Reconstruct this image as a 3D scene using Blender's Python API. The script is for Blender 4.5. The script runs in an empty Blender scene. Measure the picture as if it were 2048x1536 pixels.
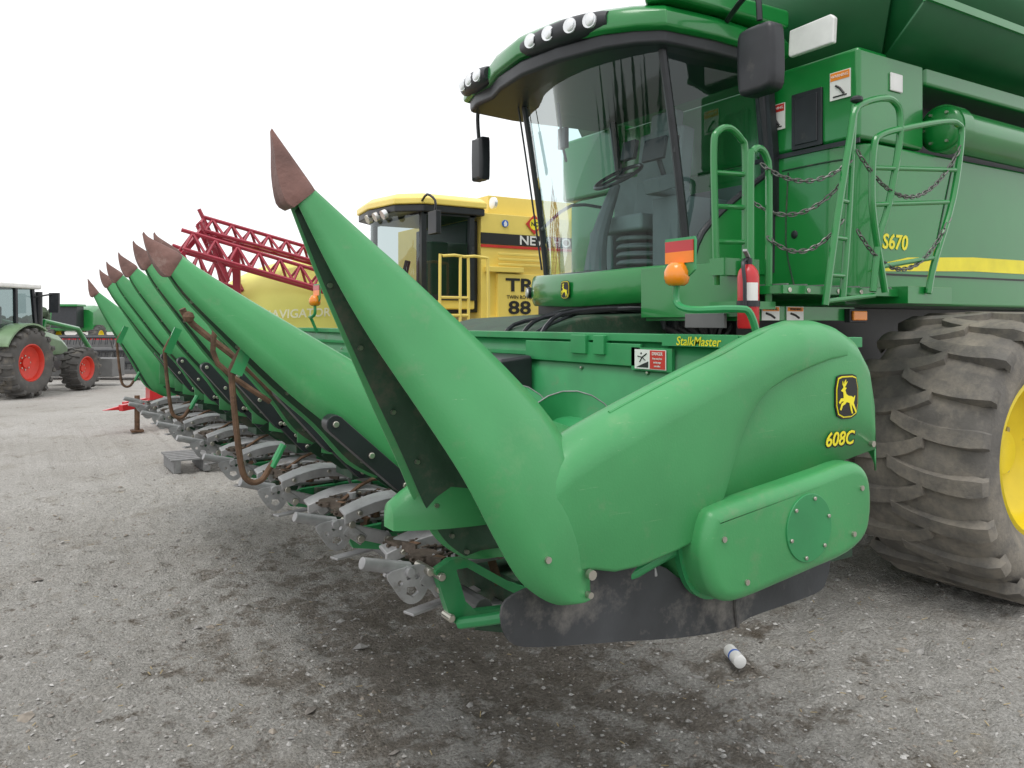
import bpy, bmesh, math, random
from mathutils import Vector, Matrix, noise
random.seed(7)
SC=bpy.context.scene; COL=SC.collection
# world axes: x = towards the rear of the big harvester, y = across its width, z = up (metres)
# ------------------------------------------------------------------ materials
def newmat(name):
    m=bpy.data.materials.new(name); m.use_nodes=True
    return m,m.node_tree.nodes,m.node_tree.links,m.node_tree.nodes['Principled BSDF']
def mat(name,col,rough=.5,metal=0,coat=0,var=.12,scale=5,bump=0,bscale=60,dirt=None,damt=0,dscale=3,spec=.5,grad=None):
    m,N,L,B=newmat(name)
    tc=N.new('ShaderNodeTexCoord')
    n1=N.new('ShaderNodeTexNoise'); n1.inputs['Scale'].default_value=scale; n1.inputs['Detail'].default_value=6
    L.new(tc.outputs['Object'],n1.inputs['Vector'])
    r=N.new('ShaderNodeValToRGB'); r.color_ramp.elements[0].position=.3; r.color_ramp.elements[1].position=.7
    r.color_ramp.elements[0].color=tuple(c*(1-var) for c in col)+(1,)
    r.color_ramp.elements[1].color=tuple(min(1,c*(1+var)) for c in col)+(1,)
    L.new(n1.outputs['Fac'],r.inputs['Fac']); out=r.outputs['Color']
    if dirt:
        n2=N.new('ShaderNodeTexNoise'); n2.inputs['Scale'].default_value=dscale; n2.inputs['Detail'].default_value=10; n2.inputs['Roughness'].default_value=.7
        L.new(tc.outputs['Object'],n2.inputs['Vector'])
        r2=N.new('ShaderNodeValToRGB'); r2.color_ramp.elements[0].position=.72-damt*.4; r2.color_ramp.elements[1].position=.85-damt*.25
        L.new(n2.outputs['Fac'],r2.inputs['Fac'])
        mx=N.new('ShaderNodeMix'); mx.data_type='RGBA'; L.new(r2.outputs['Color'],mx.inputs[0]); L.new(out,mx.inputs[6]); mx.inputs[7].default_value=dirt+(1,)
        out=mx.outputs[2]
        mr=N.new('ShaderNodeMapRange'); mr.inputs[3].default_value=rough; mr.inputs[4].default_value=min(1,rough+.35)
        L.new(r2.outputs['Color'],mr.inputs[0]); L.new(mr.outputs[0],B.inputs['Roughness'])
    L.new(out,B.inputs['Base Color'])
    if not dirt: B.inputs['Roughness'].default_value=rough
    B.inputs['Metallic'].default_value=metal; B.inputs['Coat Weight'].default_value=coat; B.inputs['Coat Roughness'].default_value=.08
    B.inputs['Specular IOR Level'].default_value=spec
    if bump:
        n3=N.new('ShaderNodeTexNoise'); n3.inputs['Scale'].default_value=bscale; n3.inputs['Detail'].default_value=5
        L.new(tc.outputs['Object'],n3.inputs['Vector'])
        b=N.new('ShaderNodeBump'); b.inputs['Strength'].default_value=bump; b.inputs['Distance'].default_value=.01
        L.new(n3.outputs['Fac'],b.inputs['Height']); L.new(b.outputs[0],B.inputs['Normal'])
    return m
POLY=mat('faded_green_plastic',(.055,.295,.098),.4,0,.12,.12,3,.05,150,(.14,.33,.14),.30,2.2)
def scuffs(m):
    N=m.node_tree.nodes; L=m.node_tree.links; B=N['Principled BSDF']
    tc=N.new('ShaderNodeTexCoord')
    for rot,sc,lo,hi,amt,col in(((0,.9,0),(1.1,16,26),.64,.72,.45,(.42,.5,.33,1)),((0,.75,.3),(2.5,30,60),.68,.72,.6,(.5,.52,.38,1)),((0,0,0),(3,3,3),.56,.75,.4,(.2,.26,.15,1))):
        src=B.inputs['Base Color'].links[0].from_socket
        mp=N.new('ShaderNodeMapping'); mp.inputs['Rotation'].default_value=rot; mp.inputs['Scale'].default_value=sc
        L.new(tc.outputs['Object'],mp.inputs[0]); n=N.new('ShaderNodeTexNoise'); n.inputs['Scale'].default_value=3; n.inputs['Detail'].default_value=8; n.inputs['Roughness'].default_value=.75
        L.new(mp.outputs[0],n.inputs['Vector']); r=N.new('ShaderNodeValToRGB'); r.color_ramp.elements[0].position=lo; r.color_ramp.elements[1].position=hi
        r.color_ramp.elements[1].color=(amt,amt,amt,1)
        L.new(n.outputs['Fac'],r.inputs[0]); mx=N.new('ShaderNodeMix'); mx.data_type='RGBA'; L.new(r.outputs[0],mx.inputs[0]); L.new(src,mx.inputs[6]); mx.inputs[7].default_value=col
        L.new(mx.outputs[2],B.inputs['Base Color'])
scuffs(POLY)
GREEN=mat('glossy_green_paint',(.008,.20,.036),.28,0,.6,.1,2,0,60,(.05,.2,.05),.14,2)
TGREEN=mat('shaded_tank_green_paint',(.006,.10,.03),.45,0,.1,.15,2)  # darker copy of the green; shade under the tank flare is in the colour
HGREEN=mat('header_green_steel',(.03,.27,.09),.4,0,.2,.15,4,.03,80,(.14,.2,.1),.34,5)
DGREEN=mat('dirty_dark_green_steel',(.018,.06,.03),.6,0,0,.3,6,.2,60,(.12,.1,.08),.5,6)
BLACK=mat('black_plastic',(.018,.02,.024),.4,0,0,.2,8,.03,90,(.09,.085,.08),.2,5)
RUBBER=mat('dusty_rubber_skirt',(.05,.053,.057),.75,0,0,.3,5,.15,60,(.26,.24,.22),.55,4)
TYRE=mat('muddy_tyre_rubber',(.14,.132,.12),.85,0,0,.2,5,.4,50,(.29,.26,.215),.75,4)
TYREF=mat('grey_tyre_rubber',(.09,.086,.082),.85,0,0,.2,5,0,50,(.22,.19,.15),.45,3)
YEL=mat('yellow_rim_paint',(.85,.66,.02),.4,0,.2,.1,4,0,50,(.3,.22,.08),.2,4)
STEEL=mat('worn_cast_steel',(.34,.34,.345),.5,.3,0,.25,12,.15,90,(.18,.16,.14),.45,9)
BOLT=mat('zinc_bolt',(.5,.48,.42),.35,.9)
RUST=mat('rusty_steel',(.13,.075,.045),.75,.3,0,.4,20,.3,120,(.05,.04,.035),.4,18)
CHAINM=mat('oily_chain_steel',(.10,.08,.065),.6,.5,0,.4,25,.3,120,(.2,.15,.11),.4,18)
TIPM=mat('worn_brown_tip_plastic',(.17,.085,.07),.6,0,0,.3,14,.3,60,(.33,.25,.22),.35,10)
AMBER=mat('amber_lens',(.85,.25,.01),.2,0,.5); REDP=mat('red_paint',(.5,.015,.02),.35,0,.3,.1)
ORANGE=mat('orange_reflector',(.9,.22,.01),.3); WHITE=mat('white_plastic',(.8,.8,.78),.4)
DECW=mat('white_decal',(.75,.75,.72),.5); DECK=mat('black_decal',(.012,.012,.012),.5); DECY=mat('yellow_decal',(.85,.74,.02),.45); DECR=mat('red_decal',(.55,.03,.02),.5); DECO=mat('orange_decal',(.8,.25,.02),.5)
DECG=mat('faint_white_lettering',(.85,.85,.6),.5)
CHROME=mat('lamp_lens',(.85,.86,.88),.15,.3,.6)
SEATM=mat('grey_seat_fabric',(.2,.23,.23),.8); INTM=mat('cab_interior_plastic',(.12,.135,.14),.6)
NHY=mat('cream_yellow_paint',(.85,.66,.15),.4,0,.3,.06,2,0,50,(.5,.42,.2),.15,2)
TANKY=mat('pale_yellow_tank',(.76,.73,.18),.5,0,0,.06,1.5)
BOOM=mat('red_boom_paint',(.36,.025,.05),.45,0,.2,.15)
RIMR=mat('red_rim_paint',(.6,.04,.02),.45); PALEG=mat('pale_green_paint',(.17,.27,.15),.35,0,.3)
GREYM=mat('grey_machine',(.15,.15,.15),.6); WOOD=mat('grey_wood',(.2,.2,.2),.85,0,0,.2,20,.3)
STEELC=mat('chain_steel',(.16,.16,.15),.45,.8); BLUED=mat('blue_decal',(.02,.12,.5),.5)
def glass(name,tint,refl,mx_=.7):
    m,N,L,B=newmat(name); N.remove(B); o=N['Material Output']
    t=N.new('ShaderNodeBsdfTransparent'); t.inputs[0].default_value=tint+(1,)
    g=N.new('ShaderNodeBsdfGlossy'); g.inputs['Roughness'].default_value=.02; g.inputs[0].default_value=(.85,.9,.9,1)
    lw=N.new('ShaderNodeLayerWeight'); lw.inputs[0].default_value=.15
    mr=N.new('ShaderNodeMapRange'); mr.inputs[3].default_value=refl; mr.inputs[4].default_value=mx_; L.new(lw.outputs['Fresnel'],mr.inputs[0])
    mx=N.new('ShaderNodeMixShader'); L.new(mr.outputs[0],mx.inputs[0]); L.new(t.outputs[0],mx.inputs[1]); L.new(g.outputs[0],mx.inputs[2]); L.new(mx.outputs[0],o.inputs[0])
    return m
GLASS=glass('tinted_cab_glass',(.80,.93,.93),.05,.5); GLASSD=glass('dark_glass',(.45,.52,.52),.08)
# ------------------------------------------------------------------ geometry helpers -> (verts,faces)
def bx(x0,x1,y0,y1,z0,z1):
    v=[(x,y,z) for x in(x0,x1) for y in(y0,y1) for z in(z0,z1)]
    return v,[(0,1,3,2),(4,6,7,5),(0,4,5,1),(2,3,7,6),(0,2,6,4),(1,5,7,3)]
def obx(c,s,R):
    v,f=bx(-s[0]/2,s[0]/2,-s[1]/2,s[1]/2,-s[2]/2,s[2]/2)
    return [tuple(R@Vector(p)+Vector(c)) for p in v],f
def bar(p0,p1,w,h,up=(0,0,1)):
    p0=Vector(p0);p1=Vector(p1);d=(p1-p0).normalized();u=Vector(up)
    s=d.cross(u)
    if s.length<.01: s=d.cross(Vector((0,1,0)))
    s.normalize();u=s.cross(d)
    v=[];
    for p in(p0,p1):
        for a,b in((-1,-1),(1,-1),(1,1),(-1,1)): v.append(tuple(p+s*a*w/2+u*b*h/2))
    return v,[(0,1,2,3),(7,6,5,4),(0,4,5,1),(1,5,6,2),(2,6,7,3),(3,7,4,0)]
def cr(pts,k):
    if k<=1: return [Vector(p) for p in pts]
    P=[Vector(p) for p in pts];o=[]
    for i in range(len(P)-1):
        a=P[max(i-1,0)];b=P[i];c=P[i+1];d=P[min(i+2,len(P)-1)]
        for j in range(k):
            t=j/k;o.append(.5*((2*b)+(c-a)*t+(2*a-5*b+4*c-d)*t*t+(3*b-a-3*c+d)*t**3))
    o.append(P[-1]);return o
def crc(ol,k):
    n=len(ol);o=[]
    P=[Vector((a,b,0)) for a,b in ol]
    for i in range(n):
        a,b,c,d=P[i-1],P[i],P[(i+1)%n],P[(i+2)%n]
        for j in range(k):
            t=j/k;q=.5*((2*b)+(c-a)*t+(2*a-5*b+4*c-d)*t*t+(3*b-a-3*c+d)*t**3);o.append((q.x,q.y))
    return o
def tube(pts,r,n=8,k=1,closed=False):
    P=cr(pts,k);m=len(P);v=[];f=[];pn=None
    for i in range(m):
        if closed: d=P[(i+1)%m]-P[i-1]
        else: d=P[min(i+1,m-1)]-P[max(i-1,0)]
        d.normalize()
        if pn is None: pn=d.orthogonal().normalized()
        pn=(pn-d*pn.dot(d)).normalized();b=d.cross(pn)
        rr=r(i/(m-1)) if callable(r) else r
        for j in range(n):
            a=2*math.pi*j/n;v.append(tuple(P[i]+(pn*math.cos(a)+b*math.sin(a))*rr))
    for i in range(m if closed else m-1):
        for j in range(n):
            f.append((i*n+j,i*n+(j+1)%n,((i+1)%m)*n+(j+1)%n,((i+1)%m)*n+j))
    if not closed: f.append(tuple(range(n)));f.append(tuple((m-1)*n+j for j in range(n)))
    return v,f
def cyl(p0,p1,r,r1=None,n=20):
    r1=r if r1 is None else r1
    return tube([p0,p1],lambda t:r+(r1-r)*t,n)
def prism(ol,ax,c0,c1):
    n=len(ol)
    def P(a,b,c): return (a,c,b) if ax=='y' else ((c,a,b) if ax=='x' else (a,b,c))
    v=[P(a,b,c0) for a,b in ol]+[P(a,b,c1) for a,b in ol]
    f=[tuple(range(n)),tuple(range(2*n-1,n-1,-1))]+[(i,(i+1)%n,n+(i+1)%n,n+i) for i in range(n)]
    return v,f
def loft(secs,closed=True,cap=True):
    n=len(secs[0]);v=[tuple(p) for s in secs for p in s];f=[]
    for i in range(len(secs)-1):
        for j in range(n if closed else n-1):
            f.append((i*n+j,i*n+(j+1)%n,(i+1)*n+(j+1)%n,(i+1)*n+j))
    if cap and closed: f.append(tuple(range(n)));f.append(tuple((len(secs)-1)*n+j for j in range(n)))
    return v,f
def inset(ol,d):
    n=len(ol);A=sum(ol[i][0]*ol[(i+1)%n][1]-ol[(i+1)%n][0]*ol[i][1] for i in range(n));s=1 if A>0 else -1;o=[]
    for i in range(n):
        a=Vector(ol[i-1]);b=Vector(ol[i]);c=Vector(ol[(i+1)%n]);t=(c-a)
        if t.length<1e-6:t=c-b
        t.normalize();nn=Vector((-t.y,t.x))*s;o.append((b.x+nn.x*d,b.y+nn.y*d))
    return o
def pillow(ol,c0,c1,r,n=6,ax='y'):
    sg=1 if c1>c0 else -1;L=[(c1,0)]
    for i in range(n+1):
        a=math.pi/2*i/n;L.append((c0+sg*r*(1-math.sin(a)),r*(1-math.cos(a))))
    secs=[]
    for c,d in L:
        q=inset(ol,d);secs.append([(a,c,b) if ax=='y' else ((c,a,b) if ax=='x' else (a,b,c)) for a,b in q])
    return loft(secs)
def lathe(prof,c,axis='y',n=40):
    secs=[]
    for i in range(n):
        a=2*math.pi*i/n;s=[]
        for r,h in prof:
            p={'y':(r*math.cos(a),h,r*math.sin(a)),'z':(r*math.cos(a),r*math.sin(a),h),'x':(h,r*math.cos(a),r*math.sin(a))}[axis]
            s.append((p[0]+c[0],p[1]+c[1],p[2]+c[2]))
        secs.append(s)
    secs.append(secs[0]);return loft(secs,False)
def ball(c,r,n=16,sc=(1,1,1)):
    secs=[]
    for i in range(n//2+1):
        t=math.pi*i/(n//2);secs.append([(c[0]+sc[0]*r*max(math.sin(t),.001)*math.cos(2*math.pi*j/n),c[1]+sc[1]*r*max(math.sin(t),.001)*math.sin(2*math.pi*j/n),c[2]+sc[2]*r*math.cos(t)) for j in range(n)])
    return loft(secs)
def xf(vf,M): return [tuple(M@Vector(p)) for p in vf[0]],vf[1]
def curvevf(cu,M):
    ob=bpy.data.objects.new('tmp',cu);COL.objects.link(ob);bpy.context.view_layer.update()
    e=ob.evaluated_get(bpy.context.evaluated_depsgraph_get());me=e.to_mesh()
    v=[tuple(M@p.co) for p in me.vertices];f=[tuple(p.vertices) for p in me.polygons];e.to_mesh_clear()
    bpy.data.objects.remove(ob);bpy.data.curves.remove(cu);return v,f
def plate(outer,holes,y,th):
    cu=bpy.data.curves.new('c','CURVE');cu.dimensions='2D';cu.fill_mode='BOTH';cu.extrude=th/2
    for lp in [outer]+holes:
        s=cu.splines.new('POLY');s.points.add(len(lp)-1);s.use_cyclic_u=True
        for i,(a,b) in enumerate(lp): s.points[i].co=(a,b,0,1)
    return curvevf(cu,Matrix.Translation((0,y,0))@Matrix.Rotation(math.pi/2,4,'X'))
def circ(cx,cz,r,n=12): return [(cx+r*math.cos(2*math.pi*i/n),cz+r*math.sin(2*math.pi*i/n)) for i in range(n)]
SIDE=Matrix.Rotation(math.pi/2,4,'X'); FRONT=Matrix.Rotation(-math.pi/2,4,'Z')@Matrix.Rotation(math.pi/2,4,'X')
def text(s,size,loc,M,bold=.0,shear=0,sx=1):
    cu=bpy.data.curves.new('t','FONT');cu.body=s;cu.size=size;cu.align_x='CENTER';cu.align_y='CENTER';cu.extrude=.0008;cu.offset=bold;cu.shear=shear;cu.resolution_u=3
    return curvevf(cu,Matrix.Translation(loc)@M@Matrix.Diagonal((sx,1,1,1)))
class MB:
    def __init__(s): s.v=[];s.f=[];s.m=[];s.mats=[]
    def add(s,vf,mt):
        if mt not in s.mats: s.mats.append(mt)
        k=s.mats.index(mt);o=len(s.v);s.v+=[tuple(p) for p in vf[0]];s.f+=[tuple(i+o for i in f) for f in vf[1]];s.m+=[k]*len(vf[1]);return s
    def obj(s,name,parent=None,bevel=0,ang=35,solid=0,label=None,bseg=2,recalc=True):
        me=bpy.data.meshes.new(name);me.from_pydata(s.v,[],s.f);me.update()
        for i,p in enumerate(me.polygons): p.material_index=s.m[i];p.use_smooth=True
        for mt in s.mats: me.materials.append(mt)
        if recalc:
            b=bmesh.new();b.from_mesh(me);bmesh.ops.recalc_face_normals(b,faces=b.faces[:]);b.to_mesh(me);b.free()
        me.set_sharp_from_angle(angle=math.radians(ang))
        o=bpy.data.objects.new(name,me);COL.objects.link(o)
        if parent: o.parent=parent;o.matrix_parent_inverse=parent.matrix_world.inverted()
        if solid: q=o.modifiers.new('s','SOLIDIFY');q.thickness=solid;q.offset=-1
        if bevel: q=o.modifiers.new('b','BEVEL');q.width=bevel;q.segments=bseg;q.limit_method='ANGLE';q.angle_limit=math.radians(35);q.harden_normals=True
        if label:o['label']=label
        return o
def one(name,vf,mt,parent=None,**k): return MB().add(vf,mt).obj(name,parent,**k)
def thing(name,label,cat,loc,group=None,rotz=0):
    o=bpy.data.objects.new(name,None);COL.objects.link(o);o.location=loc;o.rotation_euler=(0,0,rotz);o.empty_display_size=.2
    o['label']=label;o['category']=cat
    if group:o['group']=group
    bpy.context.view_layer.update();return o
# ------------------------------------------------------------------ camera, world, light
cd=bpy.data.cameras.new('camera');cam=bpy.data.objects.new('camera',cd);COL.objects.link(cam);SC.camera=cam
cam.location=(-.82,-2.068,1.75);cam.rotation_euler=(math.pi/2,0,math.atan2(-.528,.849))
cd.sensor_width=36;cd.lens=36*1600/2048;cd.shift_y=-123/2048;cd.clip_end=2000;cd.clip_start=.05
w=bpy.data.worlds.new('World');SC.world=w;w.use_nodes=True;N=w.node_tree.nodes;L=w.node_tree.links;bg=N['Background']
sky=N.new('ShaderNodeTexSky');sky.sky_type='NISHITA';sky.sun_disc=False;sky.sun_elevation=math.radians(65);sky.sun_rotation=math.radians(235)
ml=N.new('ShaderNodeMix');ml.data_type='RGBA';ml.inputs[0].default_value=.93;ml.inputs[7].default_value=(8.7,8.75,8.8,1)
L.new(sky.outputs[0],ml.inputs[6]);L.new(ml.outputs[2],bg.inputs[0]);bg.inputs[1].default_value=.15
sd=bpy.data.lights.new('sun','SUN');sd.energy=1.3;sd.angle=math.radians(28);sd.color=(1,.97,.93);so=bpy.data.objects.new('sun',sd);COL.objects.link(so)
so.rotation_euler=Vector((.35,.25,-1)).to_track_quat('-Z','Y').to_euler()
SC.view_settings.view_transform='Standard';SC.view_settings.look='None'
# ------------------------------------------------------------------ ground
def gz(x,y):
    return .035*noise.noise((x*.8,y*.8,0))+.028*noise.noise((x*3,y*3,4))+.024*noise.noise((x*9,y*9,7))+.016*noise.noise((x*19,y*19,3))-.02
def ground():
    m,N,L,B=newmat('gravel_ground');tc=N.new('ShaderNodeTexCoord')
    def nz(s,d=8,r=.6):
        n=N.new('ShaderNodeTexNoise');n.inputs['Scale'].default_value=s;n.inputs['Detail'].default_value=d;n.inputs['Roughness'].default_value=r;L.new(tc.outputs['Object'],n.inputs['Vector']);return n.outputs['Fac']
    def ramp(f,a,b,ca,cb):
        r=N.new('ShaderNodeValToRGB');r.color_ramp.elements[0].position=a;r.color_ramp.elements[1].position=b;r.color_ramp.elements[0].color=ca+(1,);r.color_ramp.elements[1].color=cb+(1,);L.new(f,r.inputs[0]);return r.outputs[0]
    def mix(f,a,b,mode='MIX'):
        x=N.new('ShaderNodeMix');x.data_type='RGBA';x.blend_type=mode
        if isinstance(f,float): x.inputs[0].default_value=f
        else: L.new(f,x.inputs[0])
        for s,i in((a,6),(b,7)):
            if isinstance(s,tuple): x.inputs[i].default_value=s+(1,)
            else: L.new(s,x.inputs[i])
        return x.outputs[2]
    base=ramp(nz(.5),.35,.65,(.49,.47,.44),(.59,.575,.55))
    fine=ramp(nz(45,10,.8),.36,.64,(.62,.61,.59),(1.15,1.15,1.14))
    c=mix(1.0,base,fine,'MULTIPLY')
    vo=N.new('ShaderNodeTexVoronoi');vo.inputs['Scale'].default_value=70;L.new(tc.outputs['Object'],vo.inputs['Vector'])
    st=ramp(vo.outputs['Color'],.1,.9,(.72,.72,.72),(1.15,1.15,1.15));c=mix(.6,c,mix(1.0,c,st,'MULTIPLY'))
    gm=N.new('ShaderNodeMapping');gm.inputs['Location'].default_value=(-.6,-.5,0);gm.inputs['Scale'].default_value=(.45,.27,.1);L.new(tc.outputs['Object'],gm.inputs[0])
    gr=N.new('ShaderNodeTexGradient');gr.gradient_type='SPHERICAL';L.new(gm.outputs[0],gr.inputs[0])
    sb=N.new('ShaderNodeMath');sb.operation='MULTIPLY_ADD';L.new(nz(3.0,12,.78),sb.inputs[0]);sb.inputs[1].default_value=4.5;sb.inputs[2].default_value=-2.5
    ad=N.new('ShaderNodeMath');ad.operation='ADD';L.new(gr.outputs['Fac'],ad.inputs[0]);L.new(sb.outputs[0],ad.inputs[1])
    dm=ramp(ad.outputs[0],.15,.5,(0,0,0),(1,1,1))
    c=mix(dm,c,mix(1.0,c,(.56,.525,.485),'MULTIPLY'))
    br=ramp(nz(1.3,12,.75),.54,.68,(0,0,0),(.85,.85,.85));c=mix(br,c,mix(1.0,c,(.7,.66,.6),'MULTIPLY'))
    br=ramp(nz(6,12,.78),.58,.65,(0,0,0),(.85,.85,.85));c=mix(br,c,mix(1.0,c,(.52,.48,.43),'MULTIPLY'))
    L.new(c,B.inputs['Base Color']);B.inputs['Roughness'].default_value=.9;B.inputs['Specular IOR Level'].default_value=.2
    mp=N.new('ShaderNodeMath');mp.operation='MULTIPLY_ADD';L.new(vo.outputs['Distance'],mp.inputs[0]);mp.inputs[1].default_value=-.35;L.new(nz(16,12,.78),mp.inputs[2])
    b=N.new('ShaderNodeBump');b.inputs['Strength'].default_value=1;b.inputs['Distance'].default_value=.045;L.new(mp.outputs[0],b.inputs['Height']);L.new(b.outputs[0],B.inputs['Normal'])
    def axis(a,b,step,far):
        s=[];x=a
        while x<=b: s.append(x);x+=step
        d=step;x=s[-1]
        while x<far: d*=1.35;x+=d;s.append(x)
        d=step;x=s[0]
        while x>-far: d*=1.35;x-=d;s.insert(0,x)
        return s
    X=axis(-2.6,5.5,.032,900);Y=axis(-1.6,7,.032,900)
    v=[];f=[]
    for y in Y:
        for x in X:
            z=gz(x,y) if -6<x<10 and -6<y<14 else 0
            v.append((x,y,z))
    n=len(X)
    for j in range(len(Y)-1):
        for i in range(n-1): f.append((j*n+i,j*n+i+1,(j+1)*n+i+1,(j+1)*n+i))
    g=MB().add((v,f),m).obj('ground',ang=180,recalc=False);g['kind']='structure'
ground()
def stones():
    mb=MB();SM=[mat('light_stone',(.47,.46,.44),.9,var=.2,scale=30),mat('dark_stone',(.22,.2,.18),.9,var=.3,scale=30),mat('mid_stone',(.4,.385,.36),.9,var=.25,scale=30),mat('brown_stone',(.28,.245,.205),.9,var=.3,scale=30),mat('grey_stone',(.32,.31,.295),.9,var=.3,scale=30)]
    for i in range(17000):
        t=random.random();d=1.9+8*t**1.5;a=math.radians(31.9+random.uniform(-40,36))
        x=-.82+d*math.sin(a)*1.1;y=-2.068+d*math.cos(a)*1.1;r=random.choice((.004,.005,.006,.007,.008,.010,.012))*random.uniform(.7,1.2)
        mt=random.choice(SM)
        if random.random()<.025: r*=2.4;mt=SM[random.choice((1,3,4))]
        sc=(random.uniform(.7,1.4),random.uniform(.7,1.4),random.uniform(.4,.8));R=Matrix.Rotation(random.uniform(0,6),3,'Z')@Matrix.Rotation(random.uniform(-.4,.4),3,'X')
        v=[(1,0,0),(.3,.9,.1),(-.8,.6,-.1),(-.9,-.5,.1),(.2,-1,0),(.1,.1,.9),(-.1,0,-.6)]
        zz=gz(x,y)+r*.05
        v=[tuple(R@Vector((p[0]*sc[0]*r*random.uniform(.8,1.2),p[1]*sc[1]*r*random.uniform(.8,1.2),p[2]*sc[2]*r))+Vector((x,y,zz))) for p in v]
        mb.add((v,[(0,1,5),(1,2,5),(2,3,5),(3,4,5),(4,0,5),(1,0,6),(2,1,6),(3,2,6),(4,3,6),(0,4,6)]),mt)
    o=mb.obj('gravel',ang=10);o['kind']='stuff';o['label']='loose grey gravel stones scattered over the yard';o['category']='gravel'
    mb=MB();ST=mat('dry_straw',(.42,.33,.18),.9,var=.3)
    for i in range(420):
        t=random.random();d=1.9+7*t**1.3;a=math.radians(31.9+random.uniform(-38,34));x=-.82+d*math.sin(a)*1.1;y=-2.068+d*math.cos(a)*1.1
        q=random.uniform(0,6.28);l=random.uniform(.01,.045);z=gz(x,y)+.006
        mb.add(bar((x,y,z),(x+l*math.cos(q),y+l*math.sin(q),z+random.uniform(-.002,.008)),.004,.002),ST)
    for i in range(40):
        x=-.75+random.gauss(0,.12);y=.35+random.gauss(0,.07);q=random.gauss(-.5,.4);l=random.uniform(.05,.12);z=gz(x,y)+.008
        mb.add(bar((x,y,z),(x+l*math.cos(q),y+l*math.sin(q),z+.004),.003,.002),ST)
    o=mb.obj('straw_litter',ang=10);o['kind']='stuff';o['label']='bits of dry straw and chaff on the gravel';o['category']='straw'
stones()
# ------------------------------------------------------------------ tyres
def wheel(parent,c,R,W,rimR,nl,lug,rimmat,tm,outer=-1,name='wheel'):
    w=bpy.data.objects.new(name,None);COL.objects.link(w);w.location=c;w.parent=parent;w.matrix_parent_inverse=parent.matrix_world.inverted()
    bpy.context.view_layer.update()
    h=W/2;Rb=R-lug
    prof=[(rimR,-h*.78),(rimR+.03,-h*.86),(rimR+(Rb-rimR)*.45,-h*1.03),(rimR+(Rb-rimR)*.8,-h*.99),(Rb-.03,-h*.88),(Rb,-h*.6),(Rb+.01,0),(Rb,h*.6),(Rb-.03,h*.88),(rimR+(Rb-rimR)*.8,h*.99),(rimR+(Rb-rimR)*.45,h*1.03),(rimR+.03,h*.86),(rimR,h*.78)]
    t=MB().add(lathe(prof,(0,0,0),'y',64),tm)
    for sgn in(-1,1):
        for i in range(nl):
            p0=2*math.pi*(i+(.5 if sgn>0 else 0))/nl;st=[]
            for k in range(9):
                u=k/8;uu=min(u/.8,1)
                y=sgn*(-.11*W/.84+uu*(h*1.0+.11*W/.84)) if u<=.8 else sgn*h*(1.0+(u-.8)*.25)
                ph=p0+(.24*uu**.8-.12*uu**2.2)*W/R
                rb=Rb-.02-(0 if u<.6 else (u-.6)*.12);rt=R-.010*uu-(0 if u<=.8 else (u-.8)*2.0*(R-rimR)*.42)
                wd=(.046+.016*uu)*(R/.93)
                if u>.8: wd*=.85;rb=rt-.05
                st.append([(r*math.cos(ph+s*q*wd/R),y+(sgn*.02 if (u>.8 and q<1) else 0),r*math.sin(ph+s*q*wd/R)) for r,s,q in((rb,-1,1.15),(rt,-1,.84),(rt,1,.84),(rb,1,1.15))])
            t.add(loft(st),tm)
    a=t.obj('tyre',None,ang=38)
    rp=[(rimR+.015,-h*.8),(rimR-.01,-h*.84),(rimR-.03,-h*.75),(rimR-.05,-h*.45),(rimR-.1,-h*.3),(rimR*.45,-h*.12),(rimR*.3,-h*.12),(rimR*.28,-h*.3),(.001,-h*.3)]
    rm=MB().add(lathe([(r,y*(-outer)) for r,y in rp],(0,0,0),'y',48),rimmat)
    rm.add(lathe([(rimR-.01,-h*.8),(rimR-.03,0),(rimR-.01,h*.8)],(0,0,0),'y',48),rimmat)
    for i in range(8):
        q=i*math.pi/4;rm.add(cyl((rimR*.38*math.cos(q),outer*h*.1,rimR*.38*math.sin(q)),(rimR*.38*math.cos(q),outer*h*.2,rimR*.38*math.sin(q)),.02,n=8),BOLT)
    b=rm.obj('rim',None,ang=35)
    for o in(a,b): o.parent=w
    return w
# ------------------------------------------------------------------ deer badge
DEER=[(-.38,.22),(-.28,.30),(-.25,.33),(-.31,.42),(-.29,.53),(-.255,.44),(-.21,.41),(-.19,.50),(-.11,.57),(-.15,.45),(-.03,.51),(-.13,.38),(-.19,.33),(-.08,.31),(-.16,.24),(-.10,.12),(.02,.06),(.20,.04),(.30,-.02),(.39,.05),(.36,-.07),(.31,-.18),(.40,-.33),(.48,-.48),(.42,-.49),(.31,-.34),(.18,-.2),(.22,-.36),(.27,-.5),(.21,-.51),(.13,-.34),(.08,-.17),(-.08,-.13),(-.18,-.2),(-.30,-.24),(-.38,-.38),(-.44,-.36),(-.36,-.18),(-.22,-.11),(-.34,-.1),(-.46,-.18),(-.5,-.13),(-.38,-.01),(-.24,-.01),(-.25,.10),(-.27,.18)]
def badge(mb,c,hgt,M):
    def rr(s): return [(a*s,b*s) for a,b in((-.34,.46),(-.2,.5),(.2,.5),(.34,.46),(.41,.2),(.41,-.2),(.34,-.42),(.15,-.5),(-.15,-.5),(-.34,-.42),(-.41,-.2),(-.41,.2))]
    T=Matrix.Translation(c)@M
    for ol,z0,z1,mt in((rr(hgt),0,.004,DECK),(rr(hgt*.93),.004,.0055,DECY),(rr(hgt*.87),.0055,.007,DECK),([(a*hgt*.64,b*hgt*.72-.02*hgt) for a,b in DEER],.007,.0085,DECY)):
        mb.add(xf(prism(ol,'z',z0,z1),T),mt)
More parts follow.
